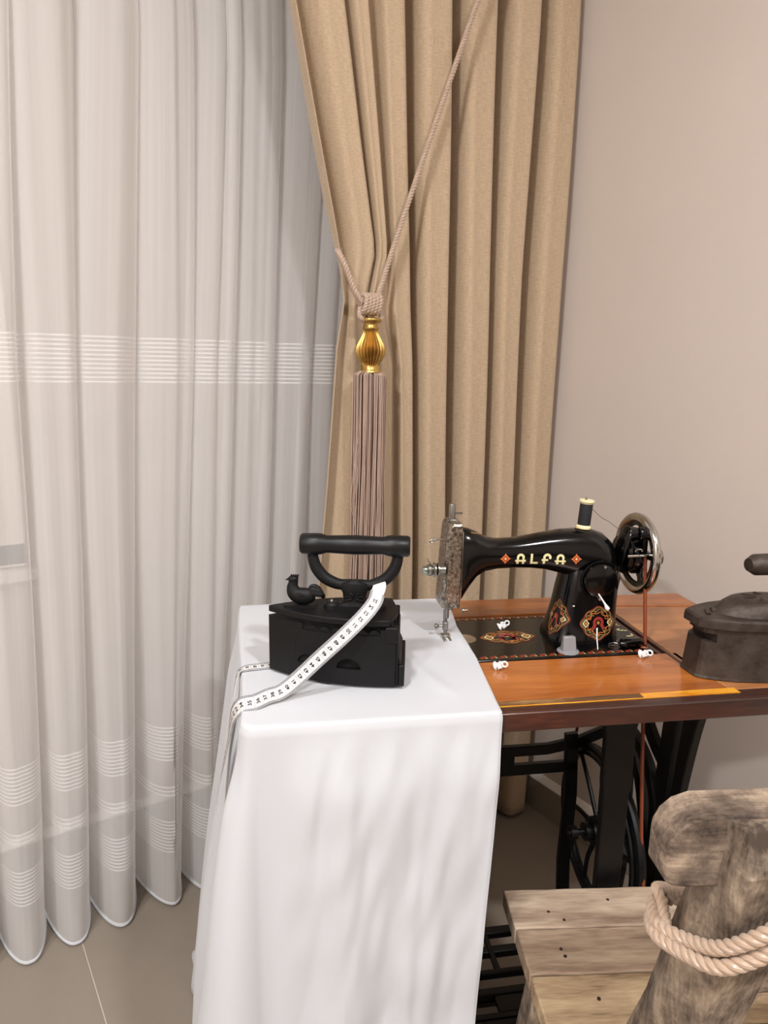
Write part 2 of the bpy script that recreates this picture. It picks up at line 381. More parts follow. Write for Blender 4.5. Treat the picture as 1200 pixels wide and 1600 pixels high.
tag(o, 'long sheer white curtain with woven stripe bands, hanging to the floor at the left', 'curtain')
hem = MB(); hem.tube([voile(i/700, 0)+Vector((0, 0, .002)) for i in range(0, 701)], .0032, 6)
hem.build('weighted_hem', M_CLOTH, o)

# ------------------------------------------------------------------ beige drape
DK = [
 [(2.8, .44), (1.9, .583), (1.65, .640), (1.45, .686), (1.38, .700), (1.31, .706), (1.22, .690), (.95, .668), (.75, .650), (0, .64)],
 [(2.8, .60), (1.9, .692), (1.6, .742), (1.41, .778), (1.31, .752), (1.2, .765), (.75, .765), (0, .765)],
 [(2.8, .67), (1.9, .748), (1.6, .782), (1.41, .802), (1.31, .784), (1.2, .818), (.72, .832), (0, .84)],
 [(2.8, .80), (1.9, .830), (1.41, .860), (1.2, .872), (.72, .885), (0, .89)],
 [(2.8, .94), (1.9, .949), (1.41, .962), (.72, .985), (0, .99)],
 [(2.8, 1.06), (1.9, 1.070), (1.41, 1.078), (.72, 1.096), (0, 1.10)],
 [(2.8, 1.18), (1.9, 1.187), (1.41, 1.178), (.72, 1.185), (0, 1.18)],
 [(2.8, 1.30), (1.9, 1.312), (1.41, 1.305), (.72, 1.310), (0, 1.29)]]
AM = [.022, .018, .016, .030, .050, .050, .050, .050]
def dl(j, z):
    j = max(0, min(7, j)); return key(DK[j], z)
def sm(t): t = max(0, min(1, t)); return t*t*(3-2*t)
def drape(u, v):
    z = .012+v*(CEIL-.065); k = -.12+u*7.28; j = math.floor(k); f = k-j
    def xx(q):
        a = math.floor(q); g = q-a
        return dl(a, z)*(1-g)+dl(a+1, z)*g if q < 7 else dl(7, z)+(q-7)*.10
    x = xx(k)
    A = AM[max(0, min(7, j))]*(1-sm(f))+AM[max(0, min(7, j+1))]*sm(f)
    tie = math.exp(-((z-1.31)/.10)**2)*(1-sm((k-2)/1.0))
    if z < 1.3: A *= 1-.45*(1-sm((k-1.5)/1.5))*sm((1.3-z)/.15)
    A *= 1-.6*tie
    th = 2*pi*(k+.10); tt = (k+.10) % 1.0; g = sm(tt/.24) if tt < .24 else 1-sm((tt-.24)/.58)
    y = 1.203+2.5*A*g+.002*sin(th*2+z*2)+.016*(1-sm((k-1.5)/2))*sm((1.5-z)/.4)*0
    x += .017*sin(th)*sm((k-2.2)/1)+.006*sin(th)
    y += .003*sin(z*5+k*2.3)
    if z < .06 and k > 6: y += 0
    return Vector((min(x, 1.328), y, z))
o = surf('beige_drape', drape, 420, 90, M_DRAPE, solid=.0016)
tag(o, 'heavy beige linen drape in deep vertical folds, gathered at its left by a cord', 'curtain')

# ------------------------------------------------------------------ tieback with tassel
TB = thing('tassel_tieback', 'twisted mauve cord tieback with a fluted gold bell and long fringe tassel', 'tieback', (.742, 1.165, 1.17), 0)
def L3(x, y, z): return (x-.742, y-1.165, z-1.17)
mb = MB()
rope(mb, [L3(.755, 1.17, 1.305), L3(.79, 1.18, 1.385), L3(.86, 1.178, 1.57), L3(.978, 1.175, 1.87), L3(1.14, 1.172, 2.27), L3(1.30, 1.172, 2.68)], .0052, .020)
rope(mb, [L3(.728, 1.17, 1.305), L3(.712, 1.178, 1.33), L3(.698, 1.186, 1.37), L3(.693, 1.20, 1.395), L3(.703, 1.225, 1.405), L3(.725, 1.25, 1.41)], .0052, .020, phase=1)
mb.build('cord', M_CORD, TB)
mb = MB()
for k in range(5):
    x = .726+k*.0078
    rope(mb, [L3(x-.002, 1.176, 1.288), L3(x-.004, 1.160, 1.290), L3(x, 1.156, 1.304), L3(x+.003, 1.160, 1.318), L3(x+.004, 1.176, 1.322)], .0048, .018, phase=k)
rope(mb, [L3(.722, 1.172, 1.298), L3(.718, 1.166, 1.280), L3(.730, 1.164, 1.272), L3(.742, 1.165, 1.272)], .0048, .018)
rope(mb, [L3(.764, 1.172, 1.298), L3(.767, 1.166, 1.280), L3(.754, 1.164, 1.272), L3(.742, 1.165, 1.272)], .0048, .018)
mb.build('knot', M_CORD, TB)
prof = [(.004, .094), (.017, .093), (.0185, .090), (.0185, .087), (.016, .084), (.012, .081), (.0118, .076), (.0135, .073), (.0140, .069), (.0125, .067)]
prof += [(.0125, .066), (.0140, .058), (.0185, .046), (.0235, .034), (.0258, .024), (.0262, .017), (.0250, .009), (.021, 0), (.0165, -.008), (.0142, -.012)]
prof += [(.0142, -.013), (.0165, -.014), (.0168, -.024), (.0178, -.025), (.0185, -.030), (.004, -.031)]
prof = [(r*1.12, (h+.031)*.825+.006) for r, h in prof]
MB().lathe(prof, 192, flute=24, fd=.26, frange=((-.0125+.031)*.825+.006, (.0662+.031)*.825+.006)).build('gold_bell', M_GOLD, TB, ang=60)
mb = MB(); n = 230
for i in range(n):
    rr = sqrt(random.random()) if i % 3 else 1.0
    a = random.random()*2*pi; ca, sa = cos(a)*rr, sin(a)*rr
    zb = -.475+random.uniform(-.012, .02); lean = random.uniform(-.004, .004); w1 = random.uniform(.9, 1.1)
    pts = []
    for k in range(9):
        t = k/8; z = .012+(zb-.012)*t
        R = .013+.017*sm(t*9)+.005*t
        if k == 1: z = .002
        pts.append((ca*R*w1+lean*t+.002*sin(t*6+i)-.004*t, sa*R*.8+.001*sin(t*9+i), z))
    mb.tube(pts, .00115, 4)
for s in range(4):
    a = [(-.026, -.01, -.14+s*.02), (-.034-.004*s, -.008, -.24), (-.038+.004*s, -.006, -.31), (-.030, -.006, -.40)]
    mb.tube(bez(a, 6), .0007, 4)
o = mb.build('fringe', M_FRINGE, TB); o['kind'] = 'stuff'

# ------------------------------------------------------------------ treadle sewing table (table frame)
TROT = -24.5
ZT = .762
TBL = thing('sewing_table', 'varnished brown wooden sewing table on a black cast iron treadle stand', 'table', (0, 0, 0), TROT)
TX0, TX1, TY0, TY1 = -.034, .800, .770, 1.205
BX0, BX1, BY0, BY1 = .213, .583, .932, 1.112      # machine bed
z0, z1 = ZT-.024, ZT
def board(name, x0, x1, y0, y1, m, zt=ZT, bv=.0012): return MB().box(x0, x1, y0, y1, z0, zt).build(name, m, TBL, bevel=bv)
board('front_board', TX0+.006, .612, .804, BY0-.003, M_TABLE)
MB().plate([(TX0+.006, 1.122), (.60, 1.122), (.60, 1.150), (.782, 1.128), (.782, TY1-.004), (.770, TY1), (TX0+.006, TY1)], 'XY', z0, z1+.0015).build('back_board', M_TABLE, TBL, bevel=.002)
MB().plate([(.604, .905), (.616, .80), (.794, .80), (.794, 1.124), (.604, 1.146)], 'XY', z0, z1).build('right_leaf', M_TABLE2, TBL, bevel=.0012)
board('left_board', TX0+.006, BX0-.004, BY0, 1.119, M_TABLE)
board('front_strip', TX0+.006, .794, .776, .791, M_EDGE)
MB().box(TX0+.006, .483, .791, .804, z0, z1+.0004).build('worn_ruler_inlay', M_RULB, TBL)
MB().box(.483, .622, .791, .804, z0, z1+.0006).build('yellow_ruler_inlay', M_RULY, TBL)
mb = MB(); mb.box(TX0+.006, .622, .7895, .7908, z0, z1+.0009); mb.build('brass_line', M_RULY, TBL)
MB().box(.622, .794, .791, .7995, z0, z1-.0002).build('front_fill', M_EDGE, TBL)
mb = MB(); mb.box(TX0, TX1, TY0, .776, z0-.001, z1+.001); mb.box(TX0, TX0+.006, .776, TY1, z0-.001, z1+.001); mb.box(.794, TX1, .776, 1.13, z0-.001, z1+.001)
mb.build('edge_moulding', M_EDGE, TBL, bevel=.002)
mb = MB(); mb.box(BX1+.002, BX1+.009, .90, BY1+.008, z0+.004, z1-.002); mb.box(BX1+.012, BX1+.018, .88, BY1+.008, z0+.004, z1+.001)
mb.box(BX0, BX1+.009, BY1+.002, BY1+.007, z0+.004, z1-.003)
mb.build('recess_frame', M_EDGE, TBL, bevel=.001)
MB().tube(bez([(.600, .885, z1), (.605, .87, z1), (.613, .858, z1), (.622, .857, z1)], 6), .0018, 6).build('groove_end', M_DARK, TBL)
mb = MB(); mb.box(TX0+.03, TX1-.03, 1.17, 1.19, z0-.03, z0); mb.build('apron', M_EDGE, TBL)
# cast iron stand
def side_iron(xo, s):
    o = MB()
    a, b = xo, xo+.014*s
    o.strap(bez([(.955, .737, 0), (.967, .63, 0), (.976, .48, 0), (.978, .36, 0), (.978, .24, 0), (.93, .12, 0), (.88, .03, 0)], 6), .038, 'YZ', a, b)
    o.strap(bez([(.893, .737, 0), (.915, .655, 0), (.936, .50, 0), (.946, .38, 0), (.945, .28, 0), (.90, .14, 0), (.83, .03, 0)], 6), [.036]*6+[.034, .032, .030, .028, .026]+[.024]*40, 'YZ', a, b)
    o.strap(bez([(1.145, .737, 0), (1.125, .66, 0), (1.110, .52, 0), (1.10, .38, 0), (1.10, .26, 0), (1.13, .12, 0), (1.18, .03, 0)], 6), [.050]*60, 'YZ', a, b)
    o.strap([(.87, .731), (1.19, .731)], .014, 'YZ', a-.006*s, b+.006*s)
    o.strap(bez([(1.10, .64, 0), (1.06, .60, 0), (1.01, .558, 0), (.965, .535, 0)], 6), .024, 'YZ', a, b)
    o.strap(bez([(1.09, .545, 0), (1.05, .535, 0), (1.01, .505, 0), (.985, .455, 0), (.982, .40, 0)], 6), .020, 'YZ', a-.006*s, b-.004*s)
    o.strap(bez([(1.09, .52, 0), (1.05, .47, 0), (1.025, .41, 0), (1.0, .35, 0), (.985, .325, 0)], 6), .020, 'YZ', a, b)
    o.strap([(.962, .33), (1.10, .315)], .028, 'YZ', a, b)
    o.strap([(.94, .22), (1.10, .20)], .022, 'YZ', a, b)
    o.strap(bez([(.86, .075, 0), (1.0, .11, 0), (1.15, .075, 0)], 6), .02, 'YZ', a, b)
    return o
sf = side_iron(.640, 1).build('side_iron', M_CAST, TBL, bevel=.0015, seg=1)
side_iron(.118, -1).build('side_iron', M_CAST, TBL, bevel=.0015, seg=1)
mb = MB()   # back brace
mb.strap([(.11, .4965), (.50, .4965), (.56, .506), (.62, .528), (.65, .535)], [.020, .020, .020, .020, .020], 'XZ', 1.118, 1.130)
mb.strap([(.11, .4585), (.56, .4585)], .021, 'XZ', 1.118, 1.130)
mb.strap([(.34, .480), (.436, .480)], .036, 'XZ', 1.119, 1.129)
mb.strap([(.545, .525), (.549, .46), (.552, .40), (.551, .34), (.548, .26), (.552, .18), (.556, .10)], .024, 'XZ', 1.118, 1.130)
mb.strap([(.555, .17), (.645, .17)], .022, 'XZ', 1.118, 1.130)
mb.build('back_brace', M_CAST, TBL, bevel=.0015, seg=1)
mb = MB()   # upright in front of the flywheel, hung from the table top
mb.strap(bez([(.500, .737, 0), (.503, .66, 0), (.504, .50, 0), (.503, .34, 0), (.505, .10, 0)], 6), [.062]*3+[.054]*3+[.046]*4+[.040]*30, 'XZ', .874, .888)
mb.strap([(.50, .335), (.57, .318), (.652, .322)], .020, 'XZ', .876, .886)
mb.strap([(.505, .11), (.652, .11)], .020, 'XZ', .876, .886)
mb.strap([(.46, .731), (.655, .731)], .012, 'XZ', .87, .90)
mb.build('flywheel_upright', M_CAST, TBL, bevel=.0015, seg=1)
mb = MB()
mb.box(.118, .126, 1.10, 1.12, .03, .05); mb.box(.118, .640, 1.088, 1.104, .085, .100); mb.box(.118, .640, .93, .944, .095, .108)
mb.build('lower_stretcher', M_CAST, TBL, bevel=.002)
# flywheel
FW = MB(); FX, FY, FZ, FR = .575, 1.045, .375, .142
ring = [(FX, FY+FR*cos(a), FZ+FR*sin(a)) for a in [2*pi*k/56 for k in range(56)]]
FW.tube(ring, .0095, 10, loop=True)
FW.tube([(FX-.010, FY+(FR-.007)*cos(a), FZ+(FR-.007)*sin(a)) for a in [2*pi*k/56 for k in range(56)]], .005, 8, loop=True)
FW.lathe([(.004, -.018), (.022, -.018), (.025, -.012), (.025, .012), (.020, .018), (.004, .018)], 24, 'X', (FX, FY, FZ))
fwo = FW.build('flywheel', M_CAST, TBL)
for k in range(6):
    a = pi/2+2*pi*k/6+.28
    mb = MB(); mb.tube(bez([(FX, FY+.02*cos(a), FZ+.02*sin(a)), (FX-.002, FY+.08*cos(a+.10), FZ+.08*sin(a+.10)), (FX, FY+(FR-.005)*cos(a+.02), FZ+(FR-.005)*sin(a+.02))], 6), .0055, 8, flat=.6)
    mb.build('spoke', M_CAST, fwo)
mb = MB(); mb.tube([(.515, FY, FZ), (.640, FY, FZ)], .006, 12)
mb.lathe([(.004, 0), (.013, 0), (.013, .012), (.004, .012)], 6, 'X', (.655, FY, FZ)); mb.lathe([(.004, 0), (.016, 0), (.016, .014), (.004, .014)], 20, 'X', (.545, FY, FZ)); mb.lathe([(.004, 0), (.012, 0), (.012, .012), (.004, .012)], 20, 'X', (.518, FY, FZ))
mb.tube([(.61, FY, FZ), (.61, FY-.04, FZ-.035)], .008, 8)
mb.tube([(.601, .998, .33), (.598, 1.02, .20), (.58, 1.04, .11)], .005, 8)
mb.build('crank_axle', M_CAST, TBL)
mb = MB(); mb.strap([(1.08, .372), (1.03, .375)], .03, 'YZ', .620, .642)
mb.strap([(1.10, .43), (1.10, .32)], .028, 'YZ', .605, .642)
mb.build('flywheel_bracket', M_CAST, TBL, bevel=.002)
mb = MB(); mb.tube(bez([(.648, .945, .345), (.655, .925, .325), (.66, .93, .30), (.66, .955, .31)], 8), .0035, 8); mb.lathe([(.001, 0), (.007, 0), (.007, .006), (.001, .006)], 12, 'X', (.656, .945, .345))
mb.build('belt_guide', M_STEEL, TBL)
# treadle plate
tp = MB(); xa, xb = .14, .455
for (y, h) in ((1.137, .018), (1.043, .010), (1.003, .014), (.955, .012), (.90, .012), (.862, .016)): tp.box(xa, xb, y-h/2, y+h/2, .090, .104)
tp.box(xa, xa+.012, .862, 1.137, .090, .104); tp.box(.375, .440, .962, .998, .092, .101)
tpo = tp.build('treadle_plate', M_CAST, TBL, bevel=.002)
for k in range(5): MB().box(.163+k*.058, .173+k*.058, 1.043, 1.137, .091, .102).build('grid_bar', M_CAST, tpo, bevel=.002)
for k in range(9): MB().box(.156+k*.034, .170+k*.034, .870, .957, .091, .102).build('grid_bar', M_CAST, tpo, bevel=.002)
MB().tube([(.118, 1.0, .082), (.640, 1.0, .082)], .006, 8).build('pivot_rod', M_CAST, TBL)

# drive belt
mb = MB()
near = bez([(.580, .985, .890), (.581, .965, .76), (.580, .945, .62), (.578, .918, .46), (.576, .897, .39)], 8)
far = bez([(.580, 1.052, .890), (.580, 1.085, .76), (.578, 1.14, .60), (.576, 1.178, .46), (.576, 1.192, .39)], 8)
lowarc = [Vector((.576, FY+(FR+.010)*cos(a), FZ+(FR+.010)*sin(a))) for a in [pi+.05+(pi-.1)*k/24 for k in range(25)]]
mb.tube(near+[Vector(p) for p in lowarc]+far[::-1], .0030, 8)
mb.tube([Vector((.580, 1.0185+.0335*cos(a), .890+.0335*sin(a))) for a in [pi*k/16 for k in range(17)]], .0030, 8)
o = mb.build('drive_belt', M_LEATH); o.rotation_euler = (0, 0, radians(TROT)); tag(o, 'thin brown leather drive belt running from handwheel down to flywheel', 'belt')

# ------------------------------------------------------------------ sewing machine
SM = thing('sewing_machine', 'black enamelled vintage sewing machine lettered in cream with gold and red decals', 'sewing machine', (0, 0, 0), TROT)
CY = 1.02
def rr_poly(x0, x1, y0, y1, r, n=6):
    P = []
    for (cx, cy, a0) in ((x1-r, y1-r, 0), (x0+r, y1-r, 90), (x0+r, y0+r, 180), (x1-r, y0+r, 270)):
        for k in range(n+1):
            a = radians(a0+90*k/n); P.append((cx+r*cos(a), cy+r*sin(a)))
    return P
MB().prism(rr_poly(BX0, BX1, BY0, BY1, .006), ZT-.018, ZT+.0012).build('bed', M_BLACK, SM, bevel=.0015)
def sell(cx, cy, cz, a, b, plane, p=2.6, n=32):     # superellipse ring
    out = []
    for k in range(n):
        t = 2*pi*k/n; c, s = cos(t), sin(t)
        u = math.copysign(abs(c)**(2/p), c)*a; v = math.copysign(abs(s)**(2/p), s)*b
        out.append((cx, cy+u, cz+v) if plane == 'X' else (cx+u, cy+v, cz))
    return out
ARM = [(.284, .826, .945, .026), (.290, .832, .946, .0275), (.300, .850, .944, .0275), (.312, .867, .939, .026), (.326, .876, .931, .0245), (.345, .8795, .9265, .023), (.375, .8805, .9275, .023),
       (.400, .8795, .931, .024), (.425, .8765, .9355, .026), (.450, .870, .939, .0285), (.475, .862, .9405, .031), (.500, .852, .9395, .033), (.518, .848, .934, .034), (.530, .850, .923, .033), (.538, .858, .910, .028), (.541, .868, .900, .018)]
def armat(x):
    for p, q in zip(ARM, ARM[1:]):
        if p[0] <= x <= q[0]:
            t = (x-p[0])/(q[0]-p[0]); return [p[i]+(q[i]-p[i])*t for i in range(4)]
    return ARM[-1]
def army(x, z):
    _, a, b, d = armat(x); c = (a+b)/2; h = (b-a)/2; t = min(.98, abs((z-c)/h)); return CY-d*(1-t**2.6)**(1/2.6)
mb = MB(); mb.rings([sell(x, CY, (a+b)/2, d, (b-a)/2, 'X', n=40) for (x, a, b, d) in ARM]); mb.build('arm', M_BLACK, SM, ang=70)
PIL = [(ZT+.001, .434, .551, .047), (ZT+.006, .4345, .5505, .0465), (.775, .438, .549, .044), (.795, .444, .547, .0405), (.820, .449, .547, .038), (.845, .453, .548, .0365), (.865, .457, .548, .035), (.885, .462, .544, .030), (.90, .47, .538, .024)]
mb = MB(); mb.rings([sell((a+b)/2, CY, z, (b-a)/2, d, 'Z', p=3.2, n=40) for (z, a, b, d) in PIL]); mb.build('pillar', M_BLACK, SM, ang=70)
# pillar edge rib and rear block
mb = MB(); mb.box(.538, .555, CY-.005, CY+.035, ZT, .818); mb.build('rear_block', M_BLACK, SM, bevel=.003)
# round front cover with screws and stitch lever
yf = CY-.036
mb = MB(); mb.lathe([(.002, -.0085), (.022, -.0080), (.0265, -.006), (.0285, -.001), (.0285, .014)], 40, 'Y', (.505, yf, .865)); cov = mb.build('round_cover', M_BLACK, SM)
mb = MB(); mb.tube([(.505+.030*cos(a), yf-.001, .865+.030*sin(a)) for a in [radians(60+k*9) for k in range(20)]], .0016, 6); mb.build('cover_rim', M_BLACK, cov)
for (x, z) in ((.508, .888), (.503, .837)):
    MB().lathe([(.0005, -.0035), (.0022, -.003), (.003, -.001), (.003, .004)], 16, 'Y', (x, yf-.008, z)).build('screw', M_CHROME, SM)
mb = MB(); mb.tube([(.500, yf-.010, .846), (.507, yf-.013, .835), (.511, yf-.014, .829)], [.0010, .0013, .0018], 8); mb.tube([(.511, yf-.014, .829), (.513, yf-.014, .825), (.5155, yf-.014, .822), (.5165, yf-.014, .820)], [.0018, .0034, .0034, .0012], 10)
mb.build('stitch_lever', M_WHITE, SM)
MB().lathe([(.0005, -.001), (.0018, 0), (.0018, .004)], 10, 'Y', (.463, CY-.041, .825)).build('screw', M_CHROME, SM)
# head: face plate, bars
MB().rings([[(x, CY+(d)*sy, z) for (x, sy) in ((.2835, -1), (xl+.004, -1), (xl, -.72), (xl, .72), (xl+.004, 1), (.2835, 1))] for (z, xl, d) in ((.822, .2575, .022), (.827, .2555, .0245), (.86, .257, .0265), (.90, .259, .0275), (.94, .262, .028), (.953, .2635, .0275), (.957, .266, .025))]).build('face_plate', M_FACE, SM, bevel=.0012, ang=25)
mb = MB(); mb.rings([[(.2845, CY+d*sy, z) for sy in (-1.06, 1.06)]+[(.2830, CY+d*sy, z) for sy in (1.06, -1.06)] for (z, d) in ((.822, .0245), (.86, .027), (.90, .0285), (.945, .028))]); mb.build('plate_trim', M_CHROME, SM)
mb = MB(); mb.box(.268, .280, CY-.012, CY+.012, .955, .9605)
mb.build('head_collar', M_STEEL, SM, bevel=.001)
mb = MB(); mb.lathe([(.001, .985), (.0045, .985), (.0052, .983), (.0052, .962), (.0075, .961), (.0075, .957)], 20, 'Z', (.273, CY, -.002)); mb.box(.277, .289, CY-.002, CY+.002, .9665, .9695); mb.build('presser_screw', M_STEEL, SM)
mb = MB(); mb.tube(bez([(.262, CY-.020, .929), (.250, CY-.024, .9335), (.240, CY-.026, .9335), (.236, CY-.026, .931)], 6), .0016, 8); mb.tube([(.236+.0025*cos(a), CY-.026, .931+.0022*sin(a)) for a in [2*pi*k/10 for k in range(10)]], .0009, 6, loop=True); mb.build('take_up_lever', M_STEEL, SM)
mb = MB(); mb.lathe([(.001, -.038), (.0060, -.037), (.0068, -.033), (.0060, -.029), (.0035, -.028)], 20, 'X', (.262, CY-.018, .884)); mb.build('tension_knob', M_GREENCH, SM)
mb = MB(); mb.lathe([(.003, -.029), (.0088, -.027), (.0095, -.023), (.0078, -.020), (.0115, -.017), (.0115, -.0155), (.006, -.014), (.0105, -.012), (.0105, -.010), (.005, -.009), (.007, -.004), (.007, 0)], 24, 'X', (.260, CY-.018, .884))
mb.tube(bez([(.238, CY-.026, .893), (.232, CY-.028, .900), (.230, CY-.028, .905)], 5), .0008, 6); mb.lathe([(.0005, -.006), (.004, -.005), (.004, -.002), (.0015, 0)], 10, 'X', (.262, CY-.020, .866))
mb.build('tension_discs', M_STEEL, SM)
mb = MB(); mb.tube([(.2700, CY-.002, .822), (.2700, CY-.002, .800)], .0030, 10); mb.tube([(.2700, CY-.002, .80), (.2700, CY-.002, .770)], .0008, 6); mb.build('needle_bar', M_STEEL, SM)
mb = MB(); mb.tube([(.2760, CY+.004, .822), (.2760, CY+.004, .812)], .0048, 10); mb.tube([(.2685, CY+.004, .812), (.2685, CY+.004, .790)], .0028, 10)
mb.box(.2645, .2725, CY-.004, CY+.004, .779, .793); mb.lathe([(.001, -.014), (.0042, -.013), (.0045, -.010), (.002, -.008), (.002, 0)], 14, 'X', (.2645, CY-.001, .7865))
mb.box(.266, .2715, CY-.003, CY+.002, .770, .779)
mb.build('presser_bar', M_STEEL, SM, bevel=.0008)
mb = MB(); mb.box(.2615, .2665, CY-.024, CY+.002, .7685, .7705); mb.box(.2705, .2755, CY-.024, CY+.002, .7685, .7705); mb.box(.2615, .2755, CY-.008, CY+.003, .7685, .7735); mb.build('presser_foot', M_CHROME, SM, bevel=.0008)
mb = MB(); mb.lathe([(.0005, 0), (.0035, .001), (.0035, .003), (.0015, .004), (.0015, .010)], 12, 'X', (.288, CY-.02, .818)); mb.build('thumb_screw', M_CHROME, SM)
MB().lathe([(.002, 0), (.019, 0), (.019, .0006), (.002, .0006)], 30, 'Z', (.300, CY-.002, ZT+.0012)).build('needle_plate', M_CHROME, SM)
# handwheel
HX, HY, HZ, HR = .584, CY, .897, .0645
mb = MB(); mb.tube([(HX, HY+(HR-.005)*cos(a), HZ+(HR-.005)*sin(a)) for a in [2*pi*k/64 for k in range(64)]], .0072, 12, loop=True); hw = mb.build('handwheel_rim', M_CHROME, SM)
mb = MB(); mb.lathe([(.046, -.002), (.055, -.004), (.055, .003), (.046, .002)], 56, 'X', (HX, HY, HZ), cap=False)
mb.f += []; mb.lathe([(.006, -.030), (.030, -.029), (.0325, -.024), (.029, -.018), (.0325, -.010), (.0325, -.004), (.024, .002), (.014, .006), (.004, .007)], 40, 'X', (HX, HY, HZ)); mb.build('handwheel_hub', M_BLACK, SM, ang=40)
for k in range(5):
    a = 2*pi*k/5+.5; mb = MB()
    mb.strap([(HY+.024*cos(a), HZ+.024*sin(a)), (HY+.038*cos(a), HZ+.038*sin(a)), (HY+.056*cos(a), HZ+.056*sin(a))], [.020, .010, .016], 'YZ', HX-.003, HX+.003); mb.build('spoke', M_BLACK, hw, bevel=.001)
# bobbin winder
WN = Matrix.Translation((-.017, 0, 0))
mb = MB(); mb.M = WN; mb.rings([sell(x, HY-.030, z, d, h, 'X', p=2.4, n=20) for (x, z, d, h) in ((.554, .905, .016, .020), (.558, .922, .017, .018), (.564, .935, .015, .016), (.570, .937, .012, .012), (.580, .937, .010, .010))])
mb.lathe([(.004, 0), (.0095, .001), (.0105, .004), (.0105, .022), (.0085, .026), (.002, .027)], 24, 'X', (.580, HY-.034, .938)); mb.box(.588, .596, HY-.040, HY-.030, .905, .934)
mb.build('winder_arm', M_BLACK, SM, bevel=.001)
mb = MB(); mb.M = WN; mb.tube([(.560, HY-.045, .905), (.600, HY-.045, .905)], .0025, 10); mb.box(.600, .604, HY-.050, HY-.043, .902, .922); mb.lathe([(.001, 0), (.004, .001), (.004, .006), (.001, .007)], 14, 'X', (.604, HY-.046, .920))
mb.tube(bez([(.604, HY-.050, .918), (.608, HY-.056, .908), (.606, HY-.054, .896)], 5), [.0055]*11, 10, flat=.3); mb.tube([(.578+.006*cos(a), HY-.046, .912+.004*sin(a)) for a in [pi*k/8 for k in range(9)]], .0015, 8)
mb.build('winder_spindle', M_CHROME, SM)
mb = MB(); mb.M = WN; mb.lathe([(.004, 0), (.0135, .001), (.0150, .004), (.0135, .007), (.004, .008)], 28, 'X', (.608, HY-.042, .902)).build('winder_tyre', mat('black_rubber', (14, 14, 14), .7), SM)
MB().tube([(.4875, CY, .938), (.4900, CY, .990)], .0018, 8).build('spool_pin', M_STEEL, SM)

# decals
dec = {'g': MB(), 'r': MB(), 'c': MB(), 'o': MB(), 'n': MB()}
DM = {'g': M_DECGOLD, 'r': M_DECRED, 'c': M_DECCREAM, 'o': M_DECOR, 'n': M_DECGREEN}
def flush(name, parent=None):
    vs = []; fs = []; mi = []; mats = []
    for k, m in dec.items():
        if not m.f: continue
        mats.append(DM[k]); o_ = len(vs); vs += m.v; fs += [tuple(i+o_ for i in f) for f in m.f]; mi += [len(mats)-1]*len(m.f); dec[k] = MB()
    me = bpy.data.meshes.new(name); me.from_pydata([tuple(v) for v in vs], [], fs)
    for m in mats: me.materials.append(m)
    me.polygons.foreach_set('material_index', mi)
    o = bpy.data.objects.new(name, me); COL.objects.link(o); o.parent = parent or SM; o['kind'] = 'stuff'; return o
def quad_strip(mb, f, pts, w):      # ribbon of width w along 2D pts mapped by f(u, v) -> 3D
    P = [Vector((p[0], p[1])) for p in pts]; L = []
    for i in range(len(P)):
        t = (P[min(i+1, len(P)-1)]-P[max(i-1, 0)]); t = t.normalized() if t.length else Vector((1, 0)); nn = Vector((-t.y, t.x))*w/2
        L.append((f(*(P[i]+nn)), f(*(P[i]-nn))))
    mb.rings([list(q) for q in L], closed=False)
def seg2(a, b, n=8): return [(a[0]+(b[0]-a[0])*k/n, a[1]+(b[1]-a[1])*k/n) for k in range(n+1)]
def arc2(c, r, a0, a1, n=18, sy=1.0): return [(c[0]+r*cos(radians(a0+(a1-a0)*k/n)), c[1]+r*sy*sin(radians(a0+(a1-a0)*k/n))) for k in range(n+1)]
def disc2(mb, f, c, rx, ry, n=14, p=1.0):
    rs = []
    for q in (.05, .55, 1.0): rs.append([f(c[0]+math.copysign(abs(cos(2*pi*k/n))**p, cos(2*pi*k/n))*rx*q, c[1]+math.copysign(abs(sin(2*pi*k/n))**p, sin(2*pi*k/n))*ry*q) for k in range(n)])
    mb.rings(rs, True, False)
def letters(f, h, cx_list):     # A L F A, slab strokes with the crossbars running past the stems
    w = h*.20
    for ch, cx in zip('ALFA', cx_list):
        mb = MB()
        if ch == 'A':
            quad_strip(mb, f, seg2((cx-h*.27, 0), (cx-h*.27, h*.68)), w); quad_strip(mb, f, seg2((cx+h*.27, 0), (cx+h*.27, h*.68)), w)
            quad_strip(mb, f, arc2((cx, h*.62), h*.27, 180, 0), w*1.15); quad_strip(mb, f, seg2((cx-h*.52, h*.30), (cx+h*.52, h*.30)), w*.9)
            quad_strip(mb, f, seg2((cx-h*.40, h*.04), (cx-h*.14, h*.04)), w*.5); quad_strip(mb, f, seg2((cx+h*.14, h*.04), (cx+h*.40, h*.04)), w*.5)
        elif ch == 'L':
            quad_strip(mb, f, seg2((cx-h*.24, 0), (cx-h*.24, h)), w*1.1); quad_strip(mb, f, seg2((cx-h*.3, h*.09), (cx+h*.38, h*.09)), w)
            quad_strip(mb, f, seg2((cx-h*.36, h*.94), (cx-h*.12, h*.94)), w*.6)
        else:
            quad_strip(mb, f, seg2((cx-h*.24, 0), (cx-h*.24, h*.68)), w*1.1); quad_strip(mb, f, arc2((cx+h*.04, h*.64), h*.28, 180, 0), w*1.2)
            quad_strip(mb, f, seg2((cx-h*.48, h*.40), (cx+h*.14, h*.40)), w); disc2(mb, f, (cx+h*.32, h*.60), h*.12, h*.12)
        mb.build('letter', M_DECCREAM, SM, smooth=False)
